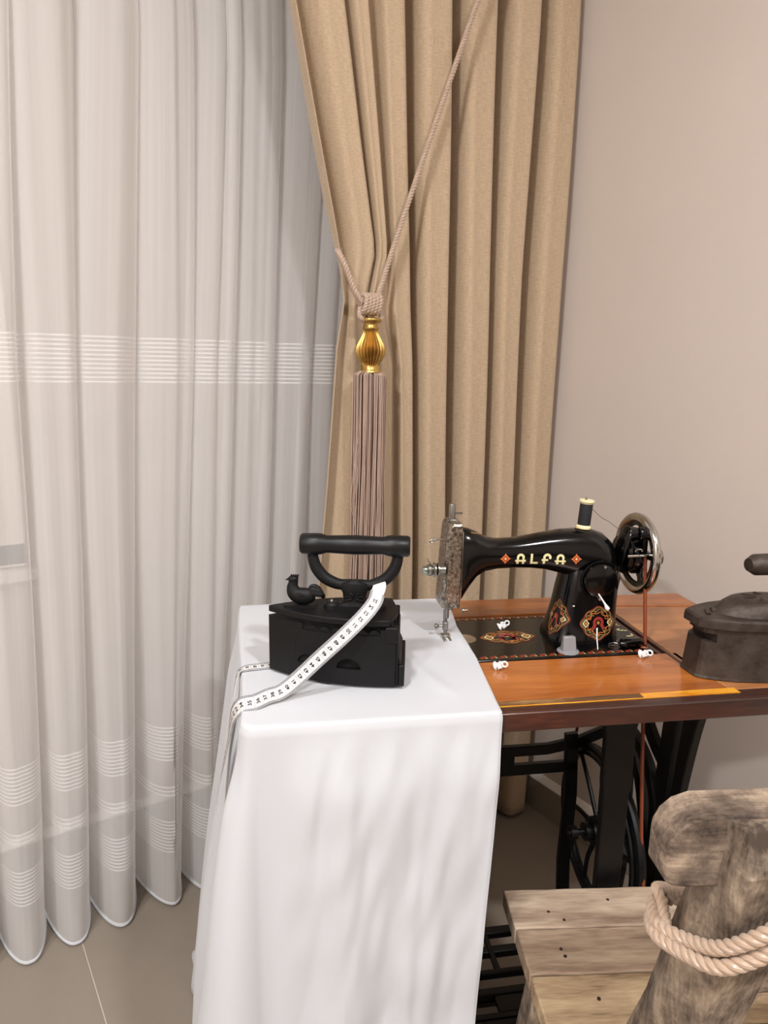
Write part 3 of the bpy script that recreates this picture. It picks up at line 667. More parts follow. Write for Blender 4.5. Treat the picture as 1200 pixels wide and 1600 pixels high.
def small_rose(f, c, r):
    disc2(dec['o'], f, c, r*.72, r*.72, 16); 
    for a in (0, 90, 180, 270):
        d = (cos(radians(a)), sin(radians(a))); e = (-d[1], d[0])
        dec['o'].rings([[f(c[0]+d[0]*r*q+e[0]*wd*r, c[1]+d[1]*r*q+e[1]*wd*r), f(c[0]+d[0]*r*q-e[0]*wd*r, c[1]+d[1]*r*q-e[1]*wd*r)] for q, wd in ((.5, .34), (.8, .16), (1.1, .02))], closed=False)
    g = lambda u, v: f(u, v, .0003)
    quad_strip(dec['r'], g, arc2(c, r*.42, 0, 360, 16), r*.16); disc2(dec['c'], g, c, r*.16, r*.22, 8)
def medal(f, c, w, h):
    """gold scrolled frame around a red arched centre with squares at left and right"""
    def ring(k, wd, key='g', lob=.10, nl=8, ph=0): 
        P = []
        for i in range(65):
            a = 2*pi*i/64; q = k*(1+lob*cos(nl*a+ph)); s = 1/(abs(cos(a))**1.6+abs(sin(a))**1.6)**(1/1.6)
            P.append((c[0]+cos(a)*s*q*w/2, c[1]+sin(a)*s*q*h/2))
        quad_strip(dec[key], f, P, wd)
    e = w*.022
    ring(1.06, e*1.1, 'g', .05, 8); ring(.90, e, 'g', .09, 12, 1); ring(.74, e*.9, 'o', .10, 8, 2); ring(.98, e, 'n', .05, 12)
    ring(1.14, e*.7, 'r', .03, 8)
    for sx in (-1, 1):
        g = lambda u, v: f(u, v, .0003)
        cc = (c[0]+sx*w*.40, c[1]); q = w*.095
        quad_strip(dec['c'], g, [(cc[0]-q, cc[1]), (cc[0], cc[1]+q*1.25), (cc[0]+q, cc[1]), (cc[0], cc[1]-q*1.25), (cc[0]-q, cc[1])], e*1.3)
        disc2(dec['g'], g, cc, q*.5, q*.5, 8)
        quad_strip(dec['g'], f, arc2((c[0]+sx*w*.17, c[1]+h*.34), w*.075, 0, 300, 14), e*.9); quad_strip(dec['g'], f, arc2((c[0]+sx*w*.22, c[1]-h*.24), w*.06, 0, 330, 14), e*.9)
        quad_strip(dec['o'], f, arc2((c[0]+sx*w*.27, c[1]+h*.18), w*.05, 0, 330, 12), e*.8)
    disc2(dec['o'], g, (c[0], c[1]-h*.40), w*.05, h*.05, 8)
    quad_strip(dec['r'], g, arc2((c[0], c[1]+h*.02), w*.13, -50, 230, 20), w*.09)
    for sx in (-1, 1): quad_strip(dec['r'], g, seg2((c[0]+sx*w*.10, c[1]-h*.04), (c[0]+sx*w*.17, c[1]-h*.20)), w*.10)
    disc2(dec['g'], g, (c[0], c[1]+h*.01), w*.05, h*.06, 8)
fa = lambda u, v, e=0: Vector((u, army(u, v)-.0004-e, v))
letters(lambda u, v: fa(u, v+.8905-.02*(u-.41)), .0165, [.3785, .400, .420, .4415])
small_rose(fa, (.354, .9000), .0078); flush('rose_decal'); small_rose(fa, (.4665, .8985), .0078); flush('rose_decal')
def pily(x, z):
    for p, q in zip(PIL, PIL[1:]):
        if p[0] <= z <= q[0]:
            t = (z-p[0])/(q[0]-p[0]); a, b, d = [p[i]+(q[i]-p[i])*t for i in (1, 2, 3)]
            s = min(.97, abs((x-(a+b)/2)/((b-a)/2))); return CY-d*(1-s**3.2)**(1/3.2)
    return CY-.03
medal(lambda u, v, e=0: Vector((u, pily(u, v)-.0005-e, v)), (.506, .796), .052, .046); flush('medallion_decal')
# decal on the left face of the pillar
def pilx(y, z):
    for p, q in zip(PIL, PIL[1:]):
        if p[0] <= z <= q[0]:
            t = (z-p[0])/(q[0]-p[0]); a, b, d = [p[i]+(q[i]-p[i])*t for i in (1, 2, 3)]
            s = min(.97, abs((y-CY)/d)); return (a+b)/2-(b-a)/2*(1-s**3.2)**(1/3.2)
    return .45
medal(lambda u, v, e=0: Vector((pilx(u, v)-.0005-e, u, v)), (CY-.016, .800), .034, .050); flush('medallion_decal')
medal(lambda u, v, e=0: Vector((u, v, ZT+.0016+e)), (.372, 1.018), .078, .046); flush('medallion_decal')
for (yy, sgn) in ((BY0+.009, 1), (BY1-.009, -1)):
    k = 0; x = .225
    while x < .560:
        mk = 'r' if k % 2 == 0 else 'g'
        f = lambda u, v, e=0: Vector((u, v, ZT+.0016+e))
        quad_strip(dec['r'], f, seg2((x, yy-.001*sgn), (x+.008, yy+.001*sgn), 2), .0055)
        quad_strip(dec['g'], f, arc2((x+.006, yy), .0035, 0, 180*sgn, 6), .0008); disc2(dec['c'], f, (x+.010, yy-.0012*sgn), .0016, .0013, 6); disc2(dec['o'], f, (x+.010, yy+.004*sgn), .0011, .0010, 6)
        x += .0155; k += 1
    quad_strip(dec['g'], f, [(.222, yy-.0045*sgn), (.565, yy-.0045*sgn)], .0007); flush('border_decal')
letters(lambda u, v: Vector((.5805-v, u, ZT+.0018)), .0150, [.978, 1.002, 1.026, 1.050])
small_rose(lambda u, v, e=0: Vector((u, v, ZT+.0018+e)), (.572, 1.072), .006); flush('rose_decal'); small_rose(lambda u, v, e=0: Vector((u, v, ZT+.0018+e)), (.571, .950), .006); flush('rose_decal')
quad_strip(dec['g'], fa, [(.30+.01*k, .9405-.0022*k*(k < 3)) for k in range(3)], .0008)
disc2(dec['g'], lambda u, v: Vector((u, v, .9415)), (.488, CY), .014, .010, 14); flush('gold_line_decal')

# thread spool
SP = thing('thread_spool', 'cream spool of black thread standing upright on the sewing machine arm', 'spool', SM.matrix_world @ Vector((0, 0, 0)), TROT)
def SPm(): 
    m = MB(); m.M = Matrix.Translation((.4885, CY, .9405)) @ Matrix.Rotation(radians(4), 4, 'Y'); return m
SPm().lathe([(.002, 0), (.0115, 0), (.0118, .003), (.0095, .005), (.0095, .0405), (.0118, .043), (.0115, .046), (.002, .046)], 32).build('spool_core', M_CREAM, SP)
SPm().lathe([(.0097, .0058), (.0100, .007), (.0100, .039), (.0097, .040)], 32, cap=False).build('thread_winding', M_THREAD, SP)
mb = MB(); mb.tube(bez([(.500, CY-.004, .972), (.512, CY-.012, .960), (.525, CY-.02, .952), (.548, CY-.045, .928), (.572, CY-.058, .880), (.584, CY-.05, .868)], 8), .00035, 4)
mb.build('loose_thread', M_THREAD, SP)

# small things on the bed
def tw(x, y, z=0):
    a = radians(TROT); return (x*cos(a)-y*sin(a), x*sin(a)+y*cos(a), z)
C = thing('plastic_cap', 'grey tapered plastic cap standing on the bed in front of the pillar', 'cap', tw(.446, .952, ZT+.0012), TROT)
MB().lathe([(.001, 0), (.017, 0), (.0165, .0012), (.010, .003), (.001, .003)], 28).build('flange', M_GREYPL, C)
MB().rings([[(-w_, -d_, z_), (w_, -d_, z_), (w_*.9, d_, z_), (-w_*.9, d_, z_)] for (z_, w_, d_) in ((.002, .0115, .007), (.010, .0105, .006), (.024, .0095, .004))]).build('grip', M_GREYPL, C, bevel=.0012)
o = MB().tube([(0, 0, 0), (.001, .008, .016), (.003, .014, .030)], [.0012, .0016, .0020], 8).build('thin_rod', M_STEEL)  # thin grey tapered rod, tilted towards the pillar
o.location = tw(.493, .948, ZT+.0026); o.rotation_euler = (0, 0, radians(TROT)); tag(o, 'slim grey tapered rod leaning on the pillar of the sewing machine', 'pin')
mb = MB(); mb.tube([(.010*cos(a), .007*sin(a), .001+.0006*a) for a in [2*pi*k/16 for k in range(34)]], .0006, 5)
o = mb.build('wire_coil', M_STEEL); o.location = tw(.523, .955, ZT+.0013); tag(o, 'small loose coil of thin wire on the machine bed by the belt', 'wire')
MB2 = MB(); MB2.rings([sell(x, 0, .007, d, h, 'X', n=18) for (x, d, h) in ((-.022, .004, .004), (-.016, .009, .007), (0, .010, .007), (.014, .009, .007), (.020, .005, .005))])
o = MB2.build('black_slide_knob', M_BLACK); o.location = tw(.553, .957, ZT+.0013); o.rotation_euler = (0, 0, radians(TROT+10)); tag(o, 'rounded black knob lying on the bed corner where the belt passes', 'knob')
# white curtain gliders
def glider(label, x, y, z, rz, tilt):
    g = thing('curtain_glider', label, 'curtain clip', tw(x, y, z), rz, 'white plastic curtain gliders')
    T = Matrix.Rotation(radians(tilt), 4, 'X')
    mb = MB(); mb.M = T; mb.lathe([(.001, 0), (.0062, 0), (.0066, .0015), (.0058, .003), (.001, .003)], 18, at=(0, 0, .002)); mb.lathe([(.001, .003), (.0040, .003), (.0040, .006), (.001, .006)], 12, at=(0, 0, .002)); mb.build('disc', M_WHITE, g)
    mb = MB(); mb.M = T; mb.box(-.0072, .0072, -.0040, .0040, .008, .0098); mb.box(-.0065, -.0048, -.0032, .0032, .0098, .0145); mb.box(.0048, .0065, -.0032, .0032, .0098, .0135); mb.box(-.0065, .001, -.0032, .0032, .0130, .0145); mb.build('clip', M_WHITE, g, bevel=.0006)
    mb = MB(); mb.M = T; mb.tube([(0, .0038*cos(a), .0175+.0038*sin(a)) for a in [2*pi*k/14 for k in range(14)]], .0013, 6, loop=True); mb.build('eyelet', M_WHITE, g)
glider('white plastic curtain glider lying on the black bed near its oval decal', .366, 1.052, ZT+.0045, 60, 62)
glider('white plastic curtain glider lying on the wood at the edge of the white cloth', .312, .906, ZT+.0035, 35, 70)
glider('white plastic curtain glider lying on the wood in front of the brown belt', .546, .922, ZT+.0035, 20, 68)

# ------------------------------------------------------------------ white cloth
CZ = ZT+.0042
def cloth_top(x, y):
    n = noise.noise(Vector((x*11, y*13, 2)))*.0012+noise.noise(Vector((x*30, y*22, 7)))*.0006
    f = .0045*math.exp(-((x-.225-(y-1.0)*.5)/.018)**2)*sm((1.06-y)/.1)*sm((y-.84)/.08)
    f += .0050*math.exp(-((x-.285)/.012)**2)*math.exp(-((y-1.0)/.035)**2)
    f += .0030*math.exp(-((x-.20+(y-.9)*.35)/.012)**2)*sm((y-.80)/.05)*sm((1.0-y)/.08)
    return CZ+.0012+n+f
xl, yf_, yb_ = -.039, .766, 1.206
def xlf(y): return xl-.018*sm((y-.79)/.40)
def xr(y): return key([(1.21, .320), (1.12, .308), (1.06, .299), (1.0, .296), (.94, .295), (.80, .281), (.766, .278)], y)
NT, NF, NL = 60, 70, 60
# perimeter skirt: down the left side, round the front corner and along the front
r0 = .016
per = []
for k in range(NL+1): yk = yb_+(yf_+r0-yb_)*k/NL; per.append((Vector((xlf(yk), yk)), Vector((-1, 0)), k/NL*.48))
for k in range(1, 16):
    a = pi+pi/2*k/15; per.append((Vector((xl+r0+r0*cos(a), yf_+r0+r0*sin(a))), Vector((cos(a), sin(a))), .48+.10*k/15))
for k in range(1, NF+1): per.append((Vector((xl+r0+(.278-xl-r0)*k/NF, yf_)), Vector((0, -1)), .58+.42*k/NF))
def skirt(i, t):
    p, n, s = per[i]; drop = t*(CZ-.004); z = CZ+.0016-.0016*sm(t*30)-drop*1.0
    d = CZ-z
    side = 1-sm((s-.46)/.14)
    cone = math.exp(-((s-.515)/.055)**2)
    off = .0025*sm(d/.004)
    off += side*(.125*d*sm(d/.12)-.05*d*d) + cone*.06*d
    fold = sin(s*26+1.0)*side*(1-cone)*.05*d
    fr = sm((s-.60)/.08)
    off += fold
    off += fr*(.012*sm(d/.1)+.016*d*sin(s*19+.5)+.020*d*sin(s*41+2+d*2)*sm((d-.1)/.3))
    off += (noise.noise(Vector((s*24, d*7+s*6, 3)))*.0065+noise.noise(Vector((s*34+d*10, d*10-s*12, 8)))*.0042)*sm(d/.08)*fr
    off += noise.noise(Vector((s*20, d*3, 5)))*.010*side*sm(d/.1)
    if abs(s-.5) < .6: pass
    q = p+n*off
    shift = -(.048*d)*sm((s-.58)/.42)
    # soft gather lines from the front left corner
    return Vector((q.x+shift, q.y, z))
verts = []; faces = []
NV = 64
for i in range(len(per)):
    for j in range(NV+1):
        t = (j/NV)**1.35; verts.append(skirt(i, t))
for i in range(len(per)-1):
    for j in range(NV):
        a = i*(NV+1)+j; faces.append((a, a+1, a+NV+2, a+NV+1))
base = len(verts); NR = 90
apex = Vector((.320, 1.206))
for i in range(len(per)):
    a0 = skirt(i, 0); wgt = sm((i/(len(per)-1)-.80)/.2)**2
    for j in range(1, NR+1):
        f = j/NR*.999; x = a0.x+(apex.x-a0.x)*f; y = a0.y+(apex.y-a0.y)*f
        xs = .278+(.320-.278)*(y-.766)/(1.206-.766); x += (xr(y)-xs)*wgt
        e = sm(min(1, f*14)) * (1 if i < len(per)-1 else .8)
        zz = a0.z+(cloth_top(x, y)-a0.z)*e
        verts.append(Vector((x, y, zz)))
for i in range(len(per)-1):
    for j in range(NR):
        p0 = i*(NV+1) if j == 0 else base+i*NR+j-1; p1 = (i+1)*(NV+1) if j == 0 else base+(i+1)*NR+j-1
        faces.append((p0, p1, base+(i+1)*NR+j, base+i*NR+j))
me = bpy.data.meshes.new('white_cloth'); me.from_pydata([tuple(v) for v in verts], [], faces); me.materials.append(M_CLOTH)
for p in me.polygons: p.use_smooth = True
import bmesh
bm = bmesh.new(); bm.from_mesh(me); bmesh.ops.remove_doubles(bm, verts=bm.verts, dist=.0001); bmesh.ops.recalc_face_normals(bm, faces=bm.faces); bm.to_mesh(me); bm.free()
clo = bpy.data.objects.new('white_cloth', me); COL.objects.link(clo); clo.rotation_euler = (0, 0, radians(TROT))
sd = clo.modifiers.new('solid', 'SOLIDIFY'); sd.thickness = .0009; sd.offset = 1
tag(clo, 'long white cotton cloth draped over the left end of the sewing table', 'cloth')
# stitched edge along the right side of the front panel
mb = MB(); mb.tube([skirt(len(per)-1, (j/NV)**1.35)+Vector((0, -.0004, 0)) for j in range(1, NV)], .0008, 5); o = mb.build('selvedge', M_CLOTH, clo)
# tail of cloth lying on the floor
mb = MB(); vs = []
for iy in range(9):
    for ix in range(13):
        u, v = ix/12, iy/8; x = -.172+.10*u+.006*sin(v*5)+.02*(v-.5)**2; y = 1.195+.085*v
        h = .003+.022*max(0, 1-((u-.55)/.55)**2)*max(0, 1-((v-.5)/.55)**2)*(1+.5*sin(u*14))
        vs.append((x, y, h))
mb.add(vs, [(j*13+i, j*13+i+1, (j+1)*13+i+1, (j+1)*13+i) for j in range(8) for i in range(12)]); o = mb.build('trailing_end', M_CLOTH, clo)
s2 = o.modifiers.new('solid', 'SOLIDIFY'); s2.thickness = .001

# ------------------------------------------------------------------ box iron (charcoal iron) with rooster latch
IZ = CZ+.0062
hx, hy = .166, .888; nx, ny = -.006, .924
ax = atan2(ny-hy, nx-hx); IL = sqrt((nx-hx)**2+(ny-hy)**2)
IR = thing('charcoal_iron', 'matte black charcoal iron with a rooster latch, standing on the white cloth', 'iron', tw(hx, hy, IZ), TROT+math.degrees(ax))
WP = [(0, .0455), (.03, .0465), (.06, .0450), (.09, .0405), (.115, .0330), (.14, .0225), (.158, .0120), (.170, .0050), (IL, .0012)]
def wof(u):
    for p, q in zip(WP, WP[1:]):
        if p[0] <= u <= q[0]: return p[1]+(q[1]-p[1])*(u-p[0])/(q[0]-p[0])
    return .001
def outline(scale=1.0, n=18, u0=0.0, u1=None):
    u1 = u1 or IL; us = [u0+(u1-u0)*k/n for k in range(n+1)]
    return [(u, wof(u)*scale) for u in us]+[(u, -wof(u)*scale) for u in us[::-1]]
def boolean(o, cutters):
    for c in cutters:
        b = o.modifiers.new('cut', 'BOOLEAN'); b.operation = 'DIFFERENCE'; b.object = c; b.solver = 'EXACT'
    dg = bpy.context.evaluated_depsgraph_get(); me = bpy.data.meshes.new_from_object(o.evaluated_get(dg)); o.modifiers.clear(); o.data = me
    for p in me.polygons: p.use_smooth = False
    for c in cutters: bpy.data.objects.remove(c)
# NOTE: local +v (left of the axis heading to the nose) faces the camera side
body = MB().prism(outline(), 0, .078).build('iron_body', M_IRON, IR, smooth=False)
cut = []
for uc, rr in ((.062, .0165), (.118, .0155)):
    for sd_ in (1, -1):
        v_ = wof(uc); du = .01; an = atan2(wof(uc+du)-wof(uc-du), 2*du)*sd_
        c = MB(); P = [(rr*cos(pi*k/14), rr*.85*sin(pi*k/14)) for k in range(15)]
        c.M = Matrix.Translation((uc, sd_*v_, .022)) @ Matrix.Rotation(an, 4, 'Z'); c.plate(P, 'XZ', -.011, .02)
        cut.append(c.build('cutter', M_DARK, IR, smooth=False))
# notch under the lid near the heel
c = MB(); c.box(.020, .125, -.07, .07, .0695, .09)
cut.append(c.build('cutter', M_DARK, IR, smooth=False))
boolean(body, cut)
MB().prism(outline(.86, u0=.004, u1=IL-.012), .0, .084).build('coal_box', M_DARK, IR, smooth=False)
# scalloped rim
mb = MB()
for sd_ in (1, -1):
    us = [.02+(.135-.02)*k/66 for k in range(67)]
    A = [(u, sd_*(wof(u)-.0015), .069) for u in us]; B = [(u, sd_*(wof(u)-.0015), .0715+.0055*abs(sin((u-.02)*pi/.0165))) for u in us]
    A2 = [(u, sd_*(wof(u)-.005), .069) for u in us]; B2 = [(u, sd_*(wof(u)-.005), b_[2]) for u, b_ in zip(us, B)]
    mb.rings([[a_, b_, b2, a2] for a_, b_, b2, a2 in zip(A, B, B2, A2)])
mb.build('scalloped_rim', M_IRON, IR, smooth=False)
mb = MB(); mb.prism(outline(1.03, u0=-.0015, u1=IL), .083, .0915); lid = mb.build('lid', M_IRON, IR, bevel=.0012)
mb = MB(); mb.box(-.004, .0, -.0455, .0455, 0, .070); mb.box(-.012, -.004, -.0455, .0455, 0, .030); mb.plate([(-.004, .030), (-.004, .042), (-.0085, .031)], 'XZ', -.0455, .0455); mb.box(-.003, .014, .034, .0475, .060, .082); mb.box(-.003, .014, -.0475, -.034, .060, .082)
mb.build('heel_plate', M_IRON, IR, bevel=.002)
# handle
ZL = .0915; uc = .058
mb = MB(); mb.prism([(uc+.040*cos(a)*(1 if abs(cos(a)) > .3 else 1), .013*sin(a)+.004*math.copysign(1, sin(a))*(abs(cos(a)) > .8)*0) for a in [2*pi*k/32 for k in range(32)]], ZL, ZL+.005)
for sx in (-1, 1): mb.lathe([(.001, .009), (.008, .008), (.011, .005), (.0115, 0)], 20, 'Z', (uc+sx*.031, 0, ZL))
mb.rings([sell(uc, 0, z, a_, b_, 'Z', n=28) for (z, a_, b_) in ((ZL+.004, .026, .011), (ZL+.008, .019, .010), (ZL+.014, .0155, .009), (ZL+.022, .0165, .0095), (ZL+.030, .021, .010), (ZL+.036, .022, .009), (ZL+.039, .010, .006))])
for k in range(7):
    a = pi*k/6; mb.tube(bez([(uc+.014*cos(a), .0085, ZL+.012+.012*sin(a)), (uc+.009*cos(a), .0108, ZL+.014+.010*sin(a)), (uc+.003*cos(a), .0105, ZL+.016+.004*sin(a))], 4), .0017, 6)
mb.build('handle_pedestal', M_IRON, lid)
mb = MB()
for sx in (-1, 1):
    P = bez([(uc+sx*.006, 0, ZL+.034), (uc+sx*.022, 0, ZL+.033), (uc+sx*.040, 0, ZL+.041), (uc+sx*.0515, 0, ZL+.054), (uc+sx*.0565, 0, ZL+.068), (uc+sx*.057, 0, ZL+.080)], 6)
    mb.tube(P, [.0065+.0018*sin(pi*k/(len(P)-1)) for k in range(len(P))], 14)
    for q in range(5): 
        t = P[14+q*3]; mb.tube([(t.x+.0062*cos(a), .0062*sin(a), t.z) for a in [2*pi*k/12 for k in range(12)]], .0015, 5, loop=True)
mb.build('handle_arms', M_IRON, lid)
mb = MB(); HL = .0735
mb.lathe([(.001, -HL), (.0120, -HL), (.0142, -HL+.003), (.0145, -HL+.022), (.0142, -HL+.028), (.0118, -HL+.036), (.0128, -.012), (.0132, 0), (.0128, .012), (.0118, HL-.036), (.0142, HL-.028), (.0145, HL-.022), (.0142, HL-.003), (.0120, HL), (.001, HL)], 36, 'X', (uc, 0, ZL+.088))
mb.build('grip', mat('black_wood_grip', (14, 15, 17), .4, spec=.35, bump=.1, bscale=80), lid, ang=50)
# rooster: local +u points at the nose of the iron
mb = MB(); ru, rz = .130, ZL
P = bez([(ru-.016, 0, rz+.018), (ru-.008, 0, rz+.0150), (ru+.002, 0, rz+.0145), (ru+.010, 0, rz+.019), (ru+.0125, 0, rz+.027), (ru+.0115, 0, rz+.034), (ru+.012, 0, rz+.0385), (ru+.0125, 0, rz+.0425)], 5)
Rr = [.005, .0062, .0072, .0080, .0084, .0088, .0092, .0094, .0095, .0095, .0094, .0092, .0090, .0088, .0086, .0083, .0080, .0076, .0072, .0068, .0064, .0060, .0056, .0053, .0051, .0050, .0050, .0052, .0055, .0057, .0057, .0056, .0053, .0047, .0038, .0022]
mb.tube(P, [r*1.28 for r in (Rr+[.002]*9)[:len(P)]], 14, flat=.8)
mb.tube([(ru+.0155, 0, rz+.0385), (ru+.0185, 0, rz+.0378), (ru+.0225, 0, rz+.0365)], [.0026, .0018, .0003], 8)
for k in range(4): mb.tube([(ru+.0145-k*.0028, 0, rz+.0415), (ru+.014-k*.003, 0, rz+.0445)], [.0018, .0012], 6)
for k in range(7):
    sp = (k-3)*.0012; h = 1-abs(k-3)*.10
    mb.tube(bez([(ru-.006, sp, rz+.013), (ru-.013, sp*1.3, rz+.0285*h), (ru-.0225, sp*1.4, rz+.0270*h), (ru-.030, sp*1.2, rz+.011+.0014*k)], 5), [.0036]*13+[.0034, .0030, .0018], 8, flat=.7)
for s_ in (-1, 1): mb.tube(bez([(ru+.006, s_*.0065, rz+.018), (ru-.002, s_*.008, rz+.017), (ru-.011, s_*.006, rz+.013)], 4), [.0035, .004, .0042, .004, .0038, .0034, .003, .0022, .001], 8, flat=.5)
mb.tube([(ru, 0, rz+.008), (ru-.002, 0, rz+.001)], .0045, 10); mb.box(ru-.020, ru+.024, -.0065, .0065, rz, rz+.0025)
mb.build('rooster_latch', M_IRON, lid)
MB().lathe([(.0005, .003), (.002, .0026), (.003, 0)], 12, 'Z', (uc+.031, 0, ZL+.0085)).build('rivet', M_STEEL, lid)
MB().lathe([(.0005, .003), (.002, .0026), (.003, 0)], 12, 'Z', (uc-.031, 0, ZL+.0085)).build('rivet', M_STEEL, lid)

# ------------------------------------------------------------------ tape measure
# centre line in the table frame; the ribbon runs from the hanging end, over the edge and up to the handle
tz = CZ+.0045
tape_pts = [(-.082, .885, .58), (-.074, .880, .63), (-.0625, .866, .69), (-.0560, .842, .732), (-.0510, .823, .757), (-.040, .812, tz+.004), (-.024, .812, tz+.007), (-.008, .822, tz+.009), (.008, .8275, .7820), (.028, .8300, .7965), (.055, .8300, .8220), (.085, .829, .8500), (.112, .836, .8735), (.1285, .848, .8885), (.1345, .862, .8965)]
tape_nrm = [(-1, .05, .05), (-1, .02, .1), (-1, -.1, .2), (-1, -.4, .3), (-.8, -.6, .4), (-.5, -.8, .35), (-.2, -.95, .3), (.1, -.95, .35), (.05, -.95, .3), (0, -1, .25), (0, -1, .28), (-.05, -1, .35), (-.1, -1, .40), (-.1, -1, .45), (.1, -1, .5)]
tape_w = [.018, .018, .018, .018, .018, .018, .018, .018, .018, .018, .018, .018, .018, .0175, .016]
C_ = bez(tape_pts, 14); Nn = bez(tape_nrm, 14)
def tape_build(par, C_, Nn, W0=.0195, start=None, rev=False):
    N = len(C_); acc = [0]
    for i in range(1, N): acc.append(acc[-1]+(C_[i]-C_[i-1]).length)
    Bs = []; Ns = []
    for i in range(N):
        t = (C_[min(i+1, N-1)]-C_[max(i-1, 0)]).normalized(); n = Nn[i]; n = (n-t*n.dot(t)).normalized(); b = t.cross(n); Bs.append(b); Ns.append(n)
    def at(s, c, e):
        s = max(0, min(acc[-1]-1e-6, s)); i = 0
        lo, hi = 0, N-2
        while lo < hi:
            m = (lo+hi+1)//2
            if acc[m] <= s: lo = m
            else: hi = m-1
        f = (s-acc[lo])/(acc[lo+1]-acc[lo]+1e-12)
        return C_[lo].lerp(C_[lo+1], f)+Bs[lo].lerp(Bs[lo+1], f)*c+Ns[lo].lerp(Ns[lo+1], f)*e
    mb = MB(); L = acc[-1]; n = int(L/.003)
    mb.rings([[at(L*i/n, -W0/2, .0003), at(L*i/n, W0/2, .0003), at(L*i/n, W0/2, -.0003), at(L*i/n, -W0/2, -.0003)] for i in range(n+1)])
    ob = mb.build('tape_ribbon', M_TAPE, par, ang=50)
    g = MB(); k = MB()
    for sd_ in (-1, 1):
        g.rings([[at(L*i/n, sd_*W0*.5, .0005), at(L*i/n, sd_*W0*.34, .0005)] for i in range(n+1)], closed=False)
    s = .003 
    while s < L-.004:
        g.rings([[at(s-.00022, c, .0006) for c in (-W0*.34, W0*.34)], [at(s+.00022, c, .0006) for c in (-W0*.34, W0*.34)]], closed=False)
        for q in range(1, 5):
            for sd_ in (-1, 1):
                k.rings([[at(s+q*.0021-.0001, sd_*W0*.5, .0007), at(s+q*.0021-.0001, sd_*W0*.40, .0007)], [at(s+q*.0021+.0001, sd_*W0*.5, .0007), at(s+q*.0021+.0001, sd_*W0*.40, .0007)]], closed=False)
        s += .0105
    gb = g.build('printed_border', M_TAPEG, par, smooth=False); gb['kind'] = 'stuff'; kb = k.build('printed_ticks', M_INK, par, smooth=False); kb['kind'] = 'stuff'
    return at, L
TM = thing('tape_measure', 'white tape measure slung from the iron handle and over the table edge', 'tape measure', (0, 0, 0), TROT)
at, TL = tape_build(TM, C_, Nn)
def digits(at, items, size, par, name):
    mb = MB()
    for (txt, s) in items:
        cu = bpy.data.curves.new('t', 'FONT'); cu.body = txt; cu.size = size; cu.align_x = 'CENTER'; cu.align_y = 'CENTER'; cu.offset = size*.02; cu.resolution_u = 3
        to = bpy.data.objects.new('t', cu); COL.objects.link(to); dg = bpy.context.evaluated_depsgraph_get(); me = to.evaluated_get(dg).to_mesh()
        vs = [at(s-v.co.y, -v.co.x*1.05, .0008) for v in me.vertices]   # baseline across the ribbon, tops towards the low numbers
        mb.add(vs, [tuple(p.vertices) for p in me.polygons]); to.to_mesh_clear()
        bpy.data.objects.remove(to); bpy.data.curves.remove(cu)
    o = mb.build(name, M_INK, par, smooth=False); o['kind'] = 'stuff'; return o
items = []; s = .003+.00525; k = 0
nseg = int((TL-.010)/.0105)
for k in range(nseg): items.append((str(56-nseg+k), .003+.00525+k*.0105))
digits(at, items, .0066, TM, 'printed_numerals')
# folded end behind the pedestal
e0 = C_[-1]; 
F2 = bez([tuple(e0), (.1400, .880, .9015), (.1370, .902, .8995), (.128, .915, .888), (.124, .925, .876)], 8); N2 = bez([(.1, -1, .5), (-.3, -.8, .9), (-.3, .3, 1), (.2, .9, .6), (.2, 1, .3)], 8)
mbx = MB(); nn_ = len(F2); rr = []
for i in range(nn_):
    t = (F2[min(i+1, nn_-1)]-F2[max(i-1, 0)]).normalized(); n = N2[i]; n = (n-t*n.dot(t)).normalized(); b = t.cross(n); rr.append([F2[i]-b*.0085+n*.0003, F2[i]+b*.0085+n*.0003, F2[i]+b*.0085-n*.0003, F2[i]-b*.0085-n*.0003])
mbx.rings(rr); mbx.build('folded_end', M_TAPE, TM)
# the part that comes from behind the iron and over the table edge
T2p = [(.060, .962, tz+.002), (.030, .948, tz+.001), (.0, .938, tz), (-.022, .933, tz), (-.040, .930, tz-.0005), (-.0515, .925, tz-.010), (-.0590, .912, .70), (-.0720, .905, .64), (-.083, .902, .58)]
T2n = [(0, 0, 1), (0, 0, 1), (0, 0, 1), (0, 0, 1), (-.3, 0, 1), (-1, 0, .4), (-1, 0, .1), (-1, 0, .1), (-1, 0, .1)]
C2 = bez(T2p, 14); N2b = bez(T2n, 14)
at2, L2 = tape_build(TM, C2, N2b)
digits(at2, [(str(90-k), .003+.00525+k*.0105) for k in range(int((L2-.01)/.0105))], .0066, TM, 'printed_numerals')

# ------------------------------------------------------------------ rusty iron on the right
R2 = thing('rusty_iron', 'rusty brown charcoal iron with a domed lid at the right end of the table', 'iron', tw(.588, .862, ZT+.0015), TROT); R2.scale = (1, 1, .94)
WQ = [(0, .017), (.004, .0235), (.02, .033), (.045, .043), (.08, .050), (.12, .054), (.16, .055), (.20, .055)]
def w2(u):
    for p, q in zip(WQ, WQ[1:]):
        if p[0] <= u <= q[0]: return p[1]+(q[1]-p[1])*(u-p[0])/(q[0]-p[0])
    return WQ[-1][1]
def out2(s=1.0, du=0, u1=.2): 
    us = [0, .003]+[.2*k/16 for k in range(1, 17) if .2*k/16 <= u1+1e-6]
    return [(u+du, -w2(u)*s) for u in us]+[(u+du, w2(u)*s) for u in us[::-1]]
bd = MB(); bd.rings([[(x+.000, y, 0) for x, y in out2(1.0)], [(x+.002, y*.995, .004) for x, y in out2(1.0)], [(x*.965+.009, y*.955, .078) for x, y in out2(1.0)]]); bdo = bd.build('iron_body', M_RUST, R2, smooth=False)
